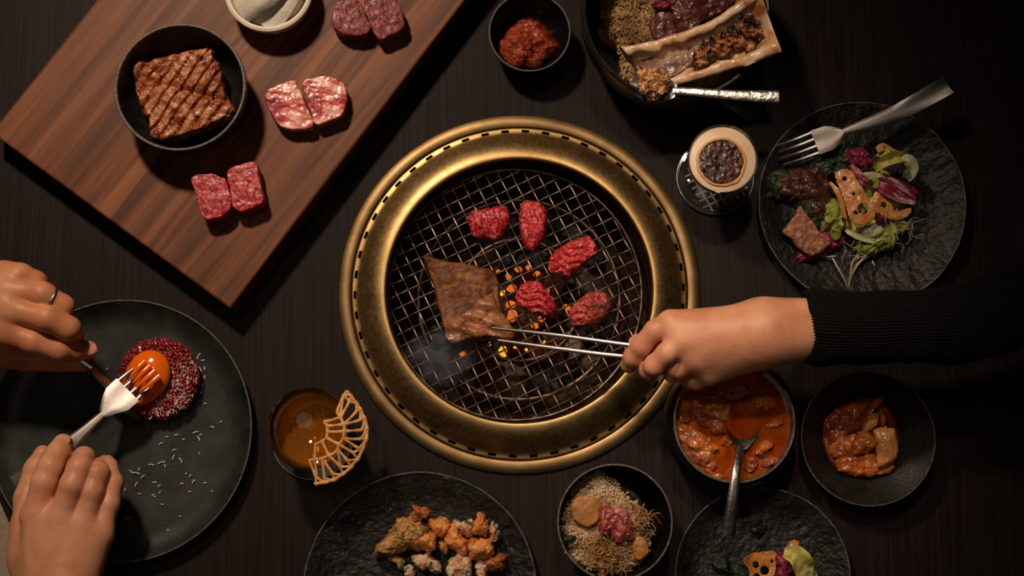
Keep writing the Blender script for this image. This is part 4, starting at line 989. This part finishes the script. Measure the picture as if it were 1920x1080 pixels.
zk = .030; ck = W(1628, 822, zk); rk = 124.5*S(zk)
ko = thing('kimchi_bowl', (ck.x, ck.y, 0), 'black bowl with a wide textured rim holding kimchi at the lower right', 'bowl')
mk('bowl_body', lathe(ck, [(0, .0045), (rk*.48, .0045), (rk*.54, .0060), (rk*.60, .0105), (rk*.68, .0145), (rk*.84, .0225), (rk*.95, .0280), (rk*.985, zk), (rk*.998, zk-.0004), (rk, zk-.0016), (rk*.85, .0180), (rk*.6, .006), (rk*.45, .0003), (0, .0003)], 140, 0, 30, 1, .0003, False), m_stone, ko)
mk('rim', tube([(ck.x+rk*.99*math.cos(2*math.pi*i/128), ck.y+rk*.99*math.sin(2*math.pi*i/128), zk-.0002) for i in range(129)], .0006, 0, 6), m_edge, ko)
kc = lambda L: ol(L, 3.43, 1220, 660)
mk('kimchi_juice', pad(kc([(1110,440),(1180,370),(1300,310),(1450,300),(1570,420),(1600,560),(1570,720),(1450,790),(1250,790),(1150,700),(1110,560)]), .005, .007, 80, 8, .1, .0006, 60, 3, .05, hz=.012), m_stew, tag=('red kimchi juice pooled in the wide rimmed bowl', 'sauce'))
GK = 'kimchi pieces in the wide rimmed bowl'
for lab, pts, z, h, m, sd, am in [
    ('translucent dark kimchi leaf at the upper left of the pile', [(1125,470),(1190,385),(1300,330),(1400,340),(1380,440),(1290,540),(1180,575),(1140,540)], .010, .008, m_kim2, 1, .003),
    ('long kimchi leaf crossing the lower left of the pile', [(1140,620),(1210,560),(1330,530),(1440,560),(1440,640),(1320,680),(1200,680)], .012, .010, m_kim, 2, .0022),
    ('wet kimchi leaf at the bottom of the pile', [(1225,690),(1330,650),(1480,660),(1580,720),(1500,790),(1350,800),(1240,760)], .010, .009, m_kim, 3, .0025),
    ('upright reddish cabbage rib at the top of the pile', [(1370,420),(1400,350),(1450,300),(1495,305),(1490,340),(1440,390),(1400,460)], .014, .014, m_kim2, 4, .0015),
    ('curled pale orange cabbage core in the centre of the pile', [(1385,470),(1410,400),(1450,375),(1475,400),(1470,460),(1430,490),(1395,510)], .018, .016, m_kim3, 5, .0025),
    ('small orange tip standing beside the pale core', [(1475,420),(1485,350),(1505,370),(1518,430),(1500,460)], .018, .016, m_kim, 6, .001),
    ('glossy red kimchi fold in the middle of the pile', [(1310,570),(1345,510),(1400,500),(1450,560),(1440,610),(1390,640),(1330,650)], .018, .012, m_kim, 7, .003),
    ('rectangular pale cabbage piece at the right of the pile', [(1445,495),(1560,475),(1590,560),(1585,660),(1530,720),(1480,735),(1470,640),(1455,560)], .018, .010, m_kim3, 8, .0012)]:
    crumple('kimchi_piece', lab, 'kimchi', kc(pts), z, h, m, 140+sd, GK, am, 90)

_, c, r = bowl('rice_bowl', 1153, 979, 106, .050, .0002, 'black bowl of rice with rare beef at the bottom centre', m_smooth, base=.55, ib=.62, rimw=.0016, rimmat=m_edge)
rc = lambda L: ol(L, 3.2, 1020, 860)
rice2 = thing('steamed_rice', (*W(1140, 985, .02).xy, .01), 'mound of seasoned steamed rice in the bottom bowl', 'rice')
o_ = pad(rc([(125,390),(155,270),(240,130),(330,98),(440,150),(545,250),(620,350),(615,480),(580,590),(480,670),(340,680),(215,640),(135,520)]), .010, .024, 110, 24, .2, .006, 50, 75, .25, .003, 60, hz=.036, low=.68)
mk('rice_bed', o_, m_rice, rice2)
g = random.Random(6); P = []
for v in o_[0]:
    if v.z > .020:
        for _ in range(3): P.append((v.x+g.uniform(-.003, .003), v.y+g.uniform(-.003, .003), v.z+g.uniform(0, .0013)))
g.shuffle(P)
stuff(mk('rice_grains', scatter(P[:6000], (.0028, .0011, .0010), 8, .15, ico=0), m_rice, rice2))
slab('sweet_potato_slice', 'round orange vegetable slice at the upper left of the rice bowl', 'vegetable', rc([(160,290),(190,240),(250,222),(310,240),(348,290),(340,350),(300,395),(260,410),(200,385),(168,340)]), .034, .008, m_pot, 151, 'vegetable slices on the rice', amp=.0007, edge=.12)
slab('sweet_potato_slice', 'brown vegetable slice at the lower right of the rice bowl', 'vegetable', rc([(545,470),(590,470),(630,520),(625,575),(580,610),(540,590),(530,530)]), .032, .008, m_pot, 152, 'vegetable slices on the rice', amp=.0007, edge=.12)
crumple('rare_beef_slice', 'folded pink rare beef slice at the centre of the rice bowl', 'beef', rc([(350,300),(390,260),(440,300),(490,300),(530,370),(540,440),(510,480),(440,520),(425,470),(350,455),(335,420)]), .034, .016, m_pinkb, 153, None, .0045, 75)
sp_ = []
sprouts(1135, 1040, 42, 150, .038, 26, .0005); sprouts(1205, 975, 22, 40, .036, 26, .0004)
stuff(mk('crispy_shreds', join(sp_), m_shred, tag=('tangle of thin brown crispy shreds on the rice', 'garnish')))
crumple('seaweed_flakes', 'dark seaweed flakes at the left edge of the rice', 'seaweed', rc([(100,450),(160,450),(180,490),(130,520),(100,500)]), .032, .006, m_kale, 154, None, .003)

plate('small_salad_plate', 1430, 1080, 161, 'round rough black plate of salad at the bottom right', m_stonetex, .016, .006, .0016, 5)
chip('lotus_chip', 'orange lotus chip with large holes on the bottom right plate', rc([(1190,610),(1240,570),(1320,560),(1390,560),(1400,620),(1385,704),(1330,760),(1250,750),(1225,660)]), .018, .012, [(1418, 1059, 6), (1435, 1070, 8), (1420, 1082, 6), (1449, 1053, 3)], m_lotus, 4, 'salad pieces on the bottom right plate')
leaf('lettuce_leaf', 'yellow cream leaf at the right of the bottom plate salad', [(1470, 1036), (1490, 1040), (1505, 1060), (1512, 1085)], [8, 16, 20, 14], m_yell, 161, .02, [.026, .030, .028, .022], 'salad pieces on the bottom right plate', .004, .004)
crumple('radicchio', 'pink and purple radicchio between the chip and the yellow leaf', 'radicchio', rc([(1390,560),(1450,550),(1480,600),(1500,700),(1440,760),(1390,720),(1400,640)]), .010, .022, m_radid, 162, 'salad pieces on the bottom right plate', .004)
crumple('kale_leaf', 'dark kale left of the lotus chip at the bottom right', 'kale', rc([(1130,670),(1190,630),(1240,660),(1260,730),(1150,760)]), .008, .020, m_kale, 163, 'salad pieces on the bottom right plate', .005)
crumple('kale_leaf', 'small dark kale bit alone on the left of the bottom right plate', 'kale', rc([(1010,630),(1060,600),(1120,640),(1110,690),(1030,680)]), .007, .010, m_kale, 164, 'salad pieces on the bottom right plate', .004)
crumple('kale_leaf', 'tiny dark kale bit right of the spoon handle end', 'kale', rc([(1235,420),(1270,400),(1340,400),(1330,440),(1290,450),(1250,440)]), .007, .006, m_kale, 165, 'salad pieces on the bottom right plate', .003)
crumple('toast', 'golden toast piece behind the yellow leaf on the bottom right plate', 'bread', rc([(1440,540),(1490,510),(1530,510),(1540,560),(1500,580),(1450,570)]), .012, .012, m_lotus, 166, None, .002)
leaf('lettuce_leaf', 'pale green leaf at the far right of the bottom plate salad', [(1500, 1062), (1515, 1072), (1525, 1090)], [6, 10, 8], m_lett, 167, .02, [.018, .020, .016], 'salad pieces on the bottom right plate', .003, .003)

# tempura plate
plate('tempura_plate', 787, 1106, 214, 'rough black plate of battered fritters at the bottom', m_stonetex, .018, .010, .0024, 7)
tp = lambda L: ol(L, 4.174, 560, 880)
GT = 'battered fritters on the bottom plate'
for lab, pts, z, h, m, sd, am in [
    ('crusty brown tip at the top of the leafy fritter', [(850,350),(880,290),(930,280),(1000,315),(1050,330),(1030,390),(960,410),(880,390)], .018, .016, m_batr, 1, .004),
    ('large leafy fritter at the left with brown and green batter', [(570,670),(640,560),(700,470),(780,400),(870,360),(960,400),(1040,450),(1060,520),(980,620),(850,640),(740,670),(660,690)], .008, .026, m_batg, 2, .005),
    ('orange batter lump on the right side of the leafy fritter', [(920,560),(960,490),(1020,480),(1060,530),(1060,620),(1010,660),(950,630)], .018, .018, m_bat, 3, .003),
    ('pale translucent batter at the lower end of the leafy fritter', [(860,690),(920,670),(1010,650),(1070,700),(1100,770),(1050,825),(980,800),(900,740)], .010, .018, m_batw, 4, .003),
    ('greenish batter edge at the lower left', [(670,700),(740,680),(830,690),(820,770),(790,780),(730,740)], .008, .016, m_batg, 5, .003),
    ('glossy orange fritter at the upper middle', [(1020,400),(1080,385),(1150,395),(1190,440),(1170,500),(1100,530),(1050,500)], .014, .018, m_bat, 6, .003),
    ('long orange and pink fritter slanting down from the middle', [(1170,470),(1220,430),(1270,520),(1310,590),(1320,660),(1280,680),(1200,630),(1160,560)], .014, .018, m_bat, 7, .003),
    ('white puffy fritter right of the middle with a green chive', [(1215,410),(1270,400),(1340,390),(1390,420),(1370,500),(1340,550),(1290,540),(1240,480)], .010, .018, m_batw, 8, .004),
    ('upright orange fritter at the upper right', [(1350,480),(1390,420),(1400,350),(1455,350),(1480,410),(1500,470),(1480,540),(1420,530),(1370,520)], .018, .022, m_bat, 9, .003),
    ('round golden fritter at the far right', [(1490,420),(1530,405),(1565,480),(1550,560),(1510,590),(1480,540)], .012, .020, m_batw, 10, .003),
    ('orange fritter in the right cluster below the upright one', [(1340,560),(1400,520),(1480,540),(1540,620),(1510,680),(1440,700),(1340,690)], .016, .020, m_bat, 11, .003),
    ('reddish fritter knob at the lower right', [(1450,700),(1510,670),(1600,660),(1625,710),(1580,800),(1520,790),(1470,760)], .012, .018, m_batr, 12, .003),
    ('white stalk fritter below the right cluster', [(1400,710),(1450,710),(1490,760),(1480,860),(1410,870),(1390,800)], .008, .016, m_batw, 13, .003),
    ('pinkish bumpy fritter at the bottom middle', [(1150,720),(1200,680),(1260,670),(1320,710),(1355,790),(1330,870),(1180,880),(1150,790)], .010, .022, m_batw, 14, .004),
    ('small pale fritter at the bottom left', [(830,770),(870,740),(900,790),(910,860),(860,880),(825,820)], .008, .016, m_batw, 15, .003),
    ('small greenish fritter stalk between the middle pieces', [(1095,560),(1140,550),(1170,620),(1160,685),(1110,660),(1090,610)], .008, .016, m_batg, 16, .002)]:
    crumple('fritter', lab, 'fritter', tp(pts), z, h, m, 170+sd, GT, am, 85)
for i, (x, y, a, l) in enumerate([(1335, 420, -25, 8), (1035, 740, 80, 4), (810, 745, 50, 9)]):
    p = W(x/4.174+560, y/4.174+880, .036 if i != 2 else .028); d = Vector((math.cos(R(a)), math.sin(R(a)), 0))*l*.0005
    mk('chive', tube([p-d, p, p+d], .0014, 8, 8), m_chive, tag=(('green chive ring on the white puffy fritter', 'tiny green chive on the pale lower batter', 'green chive at the lower left batter edge')[i], 'chive'))

# ---------------------------------------------------------------- tongs
tg = thing('cooking_tongs', tuple(W(1100, 640, .06)), 'slim bright steel tongs held over the grate by the right hand', 'tongs')
mk('tong_arm', strip([W(924, 615, .042), W(1050, 629, .068), W(1185, 647, .086), W(1300, 655, .088)], [.0013, .0019, .0021, .0021], .0011, 0, 30, 7), m_steel, tg)
mk('tong_arm', strip([W(934, 638, .036), W(1050, 654, .058), W(1175, 668, .074), W(1300, 668, .080)], [.0015, .0021, .0023, .0022], .0011, 0, 30, 7), m_steel, tg)
mk('tong_bend', strip([W(1296, 655, .088), W(1345, 655, .090), W(1356, 661, .088), W(1345, 668, .084), W(1296, 668, .080)], .0021, .0011, 0, 20, 7, up=(0, 1, .3)), m_steel, tg)

# ---------------------------------------------------------------- hands
def nail(par, p, d, w_, l, up, mat=None):
    d = Vector(d).normalized(); p = Vector(p); up = Vector(up).normalized()
    mk('fingernail', strip([p-d*l*.5, p, p+d*l*.5-up*.0006], [w_*.75, w_, w_*.95, w_*.7], .0004, -.0012, 12, 7, up=up), m_nail, par)
def chain(pts, rs):
    P = [W(*p) for p in pts]; return [(P[i], P[i+1], rs[i], rs[i+1]) for i in range(len(P)-1)]
HV = .0013
# --- left diner: both hands (fork hand and knife hand)
ld = thing('person', (-.50, -.20, .0), 'diner at the lower left, bare hands holding a fork and a knife, silver ring', 'person')
# knife hand
kn_ = {'p': (6, 516, .082), 'r': (14, 543, .089), 'm': (14, 578, .092), 'i': (4, 620, .088)}
wr = (-125, 590, .085)
palm = chain([wr, kn_['p']], [.023, .0105])+chain([wr, kn_['r']], [.024, .0115])+chain([wr, kn_['m']], [.024, .0115])+chain([wr, kn_['i']], [.023, .0115])
palm += chain([wr, (-240, 660, .080), (-420, 760, .065)], [.0245, .027, .033])
palm += chain([(-100, 640, .070), (-20, 640, .066), (0, 655, .062)], [.020, .0165, .013])
fing = [chain([kn_['p'], (38, 517, .086), (66, 530, .080), (86, 550, .064), (74, 562, .050)], [.0110, .0108, .0102, .0092, .0080]),
        chain([kn_['r'], (78, 552, .092), (117, 574, .082), (118, 590, .060)], [.0116, .0110, .0100, .0086]),
        chain([kn_['m'], (88, 597, .094), (128, 616, .086), (136, 630, .066), (116, 640, .054)], [.0118, .0113, .0106, .0092, .0080]),
        chain([kn_['i'], (62, 640, .086), (112, 656, .078), (140, 658, .068), (166, 656, .059)], [.0122, .0114, .0102, .0093, .0082]),
        chain([(-20, 655, .062), (50, 672, .056), (110, 676, .050), (154, 682, .047)], [.0135, .0115, .0098, .0074])]
tend = []
h1 = mk('knife_hand', surf([palm]+fing, HV, .010, tend), m_skin2, ld)
nail(ld, W(170, 653, .0665), W(172, 652, .062)-W(150, 660, .066), .0052, .0100, (.25, .35, 1))
# ring
pr_ = W(93, 560, .0895); dr_ = (W(117, 574, .082)-W(78, 552, .092)).normalized(); s_ = dr_.cross(Vector((0, 0, 1))).normalized(); u_ = s_.cross(dr_)
rg = [pr_+s_*(.0102*math.cos(2*math.pi*i/40))+u_*(.0102*math.sin(2*math.pi*i/40)) for i in range(41)]
mk('finger_ring', tube(rg, .0011, 0, 8), m_steel, ld)
# fork hand
kf = {'i': (68, 968, .083), 'm': (112, 980, .087), 'r': (154, 990, .084), 'p': (186, 1004, .078)}
wr = (108, 1150, .078)
palm = chain([wr, kf['i']], [.026, .0125])+chain([wr, kf['m']], [.025, .0125])+chain([wr, kf['r']], [.025, .0122])+chain([wr, kf['p']], [.024, .0118])
palm += chain([wr, (100, 1260, .075), (70, 1420, .065)], [.0255, .027, .033])
palm += chain([(80, 1110, .066), (62, 1040, .060), (52, 990, .056)], [.021, .018, .014])
fing = [chain([kf['i'], (84, 905, .088), (96, 876, .086), (110, 848, .076), (118, 832, .068)], [.0125, .0112, .0106, .0098, .0088]),
        chain([kf['m'], (136, 910, .094), (149, 876, .090), (157, 858, .072), (146, 868, .054)], [.0124, .0108, .0104, .0092, .0080]),
        chain([kf['r'], (172, 922, .088), (183, 888, .084), (184, 878, .064), (168, 892, .050)], [.0118, .0102, .0098, .0086, .0076]),
        chain([kf['p'], (204, 945, .078), (211, 905, .074), (203, 875, .060), (196, 868, .052)], [.0108, .0092, .0088, .0078, .0070]),
        chain([(54, 1000, .058), (52, 935, .050), (66, 880, .046), (80, 850, .046)], [.0145, .0118, .0098, .0074])]
mk('fork_hand', surf([palm]+fing, HV, .007), m_skin, ld)
nail(ld, W(120, 823, .0755), W(124, 816, .07)-W(114, 838, .078), .0054, .0095, (0, .55, 1))
nail(ld, W(205, 860, .0600), W(200, 850, .055)-W(206, 875, .062), .0044, .0080, (.5, .6, 1))

# --- right diner
rd = thing('person', (.46, -.02, .0), 'diner at the right in a black knit sleeve, hand holding the tongs', 'person')
kr = {'i': (1258, 606, .114), 'm': (1278, 640, .118), 'r': (1302, 672, .112), 'p': (1330, 697, .100)}
wr = (1432, 622, .112)
palm = chain([wr, kr['i']], [.0215, .0110])+chain([wr, kr['m']], [.022, .0110])+chain([wr, kr['r']], [.022, .0110])+chain([(1432, 632, .108), kr['p']], [.020, .0112])
palm += chain([wr, (1500, 618, .112), (1580, 612, .110)], [.0210, .0218, .0240])
palm += chain([(1400, 640, .100), (1335, 650, .094), (1300, 650, .090)], [.018, .0165, .013])
fing = [chain([kr['i'], (1228, 620, .112), (1203, 648, .104), (1187, 669, .094), (1179, 684, .084)], [.0108, .0090, .0086, .0083, .0074]),
        chain([kr['m'], (1250, 662, .118), (1227, 685, .109), (1217, 694, .096), (1218, 700, .084)], [.0106, .0088, .0087, .0082, .0076]),
        chain([kr['r'], (1272, 690, .104), (1262, 698, .092), (1276, 700, .078)], [.0106, .0092, .0086, .0076]),
        chain([kr['p'], (1305, 712, .090), (1292, 712, .078), (1304, 708, .070)], [.0104, .0084, .0076, .0068]),
        chain([(1310, 648, .092), (1262, 646, .090), (1222, 642, .086), (1196, 640, .084)], [.0135, .0108, .0092, .0068])]
tend = [(W(1262, 608, .1185), W(1400, 612, .126), .0045, .004), (W(1282, 640, .1225), W(1405, 620, .128), .0045, .004)]
mk('tongs_hand', surf([palm]+fing, HV, .0045, tend), m_skin, rd)
nail(rd, W(1190, 637, .0915), W(1180, 637, .088)-W(1200, 640, .091), .0048, .0095, (-.1, .6, 1))
# sleeve : ribbed knit tube with an open turned cuff
def sleeve():
    n = 90; m = 360
    tp_ = [(1508, 546), (1530, 543), (1600, 549), (1700, 546), (1780, 535), (1850, 515), (1925, 488), (2020, 450)]
    bt_ = [(1506, 676), (1530, 683), (1600, 683), (1700, 680), (1780, 682), (1850, 674), (1925, 645), (2020, 600)]
    zc_ = [.112, .112, .110, .106, .104, .102, .100, .096]
    Tn = cat([W(x, y, z) for (x, y), z in zip(tp_, zc_)], n); Bn = cat([W(x, y, z) for (x, y), z in zip(bt_, zc_)], n)
    V = []; F = []
    def ringv(i, sc_=1.0, sh_=0.0, ribs=True):
        a, b = Tn[i], Bn[i]; c = (a+b)/2+Vector((sh_, 0, 0)); s = (a-b)/2; r_ = s.length*sc_; s.normalize()
        for k in range(m):
            an = 2*math.pi*k/m; rb = (.00055*math.cos(an*72) if ribs else 0)+.0022*fbm((c.x, math.cos(an)*.03+c.y, math.sin(an)*.03), 34, 3, 7)
            V.append(c+s*((r_+rb)*math.cos(an))+Vector((0, 0, (r_*.86+rb)*math.sin(an))))
    ringv(5, .80, 0, False); ringv(2, .84, 0, False); ringv(0, .90, .001); ringv(0, .955, -.0008)
    for i in range(n): ringv(i)
    nr = len(V)//m
    for i in range(nr-1):
        for k in range(m):
            a = i*m+k; b = i*m+(k+1) % m; F.append((b, a, a+m, b+m))
    return V, F
mk('sleeve', sleeve(), m_knit, rd)

# ---------------------------------------------------------------- smoke
sm = bpy.data.materials.new('smoke'); sm.use_nodes = True; nt = sm.node_tree; nt.nodes.clear()
out = nt.nodes.new('ShaderNodeOutputMaterial'); pv = nt.nodes.new('ShaderNodeVolumePrincipled')
pv.inputs['Color'].default_value = (.62, .74, 1, 1); pv.inputs['Anisotropy'].default_value = .0
tc = nt.nodes.new('ShaderNodeTexCoord'); mp = nt.nodes.new('ShaderNodeMapping'); nz = nt.nodes.new('ShaderNodeTexNoise'); nz.inputs['Scale'].default_value = 42; nz.inputs['Detail'].default_value = 3; nz.inputs['Distortion'].default_value = .8
mr = nt.nodes.new('ShaderNodeMapRange'); mr.inputs[1].default_value = .42; mr.inputs[2].default_value = .75; mr.inputs[3].default_value = 0; mr.inputs[4].default_value = 24
gl = nt.nodes.new('ShaderNodeVectorMath'); gl.operation = 'LENGTH'; fr = nt.nodes.new('ShaderNodeMapRange'); fr.inputs[1].default_value = .55; fr.inputs[2].default_value = 1; fr.inputs[3].default_value = 1; fr.inputs[4].default_value = 0
mu = nt.nodes.new('ShaderNodeMath'); mu.operation = 'MULTIPLY'
ln = nt.links
ln.new(tc.outputs['Object'], nz.inputs['Vector']); ln.new(nz.outputs[0], mr.inputs[0]); ln.new(tc.outputs['Object'], mp.inputs[0])
sr = (.036, .030, .022); mp.inputs['Scale'].default_value = (1/sr[0], 1/sr[1], 1/sr[2])
ln.new(mp.outputs[0], gl.inputs[0]); ln.new(gl.outputs['Value'], fr.inputs[0]); ln.new(fr.outputs[0], mu.inputs[0]); ln.new(mr.outputs[0], mu.inputs[1]); ln.new(mu.outputs[0], pv.inputs['Density']); ln.new(pv.outputs[0], out.inputs['Volume'])
ctr = W(825, 668, .032)
V0, F0 = ICO2
me = bpy.data.meshes.new('smoke_wisp'); me.from_pydata([(v[0]*sr[0], v[1]*sr[1], v[2]*sr[2]) for v in V0], [], [tuple(int(i) for i in f) for f in F0]); me.materials.append(sm)
o = bpy.data.objects.new('smoke_wisp', me); COL.objects.link(o); o.location = ctr
T(o, 'thin bluish smoke rising off the grate left of the steak fold', 'smoke', kind='stuff')
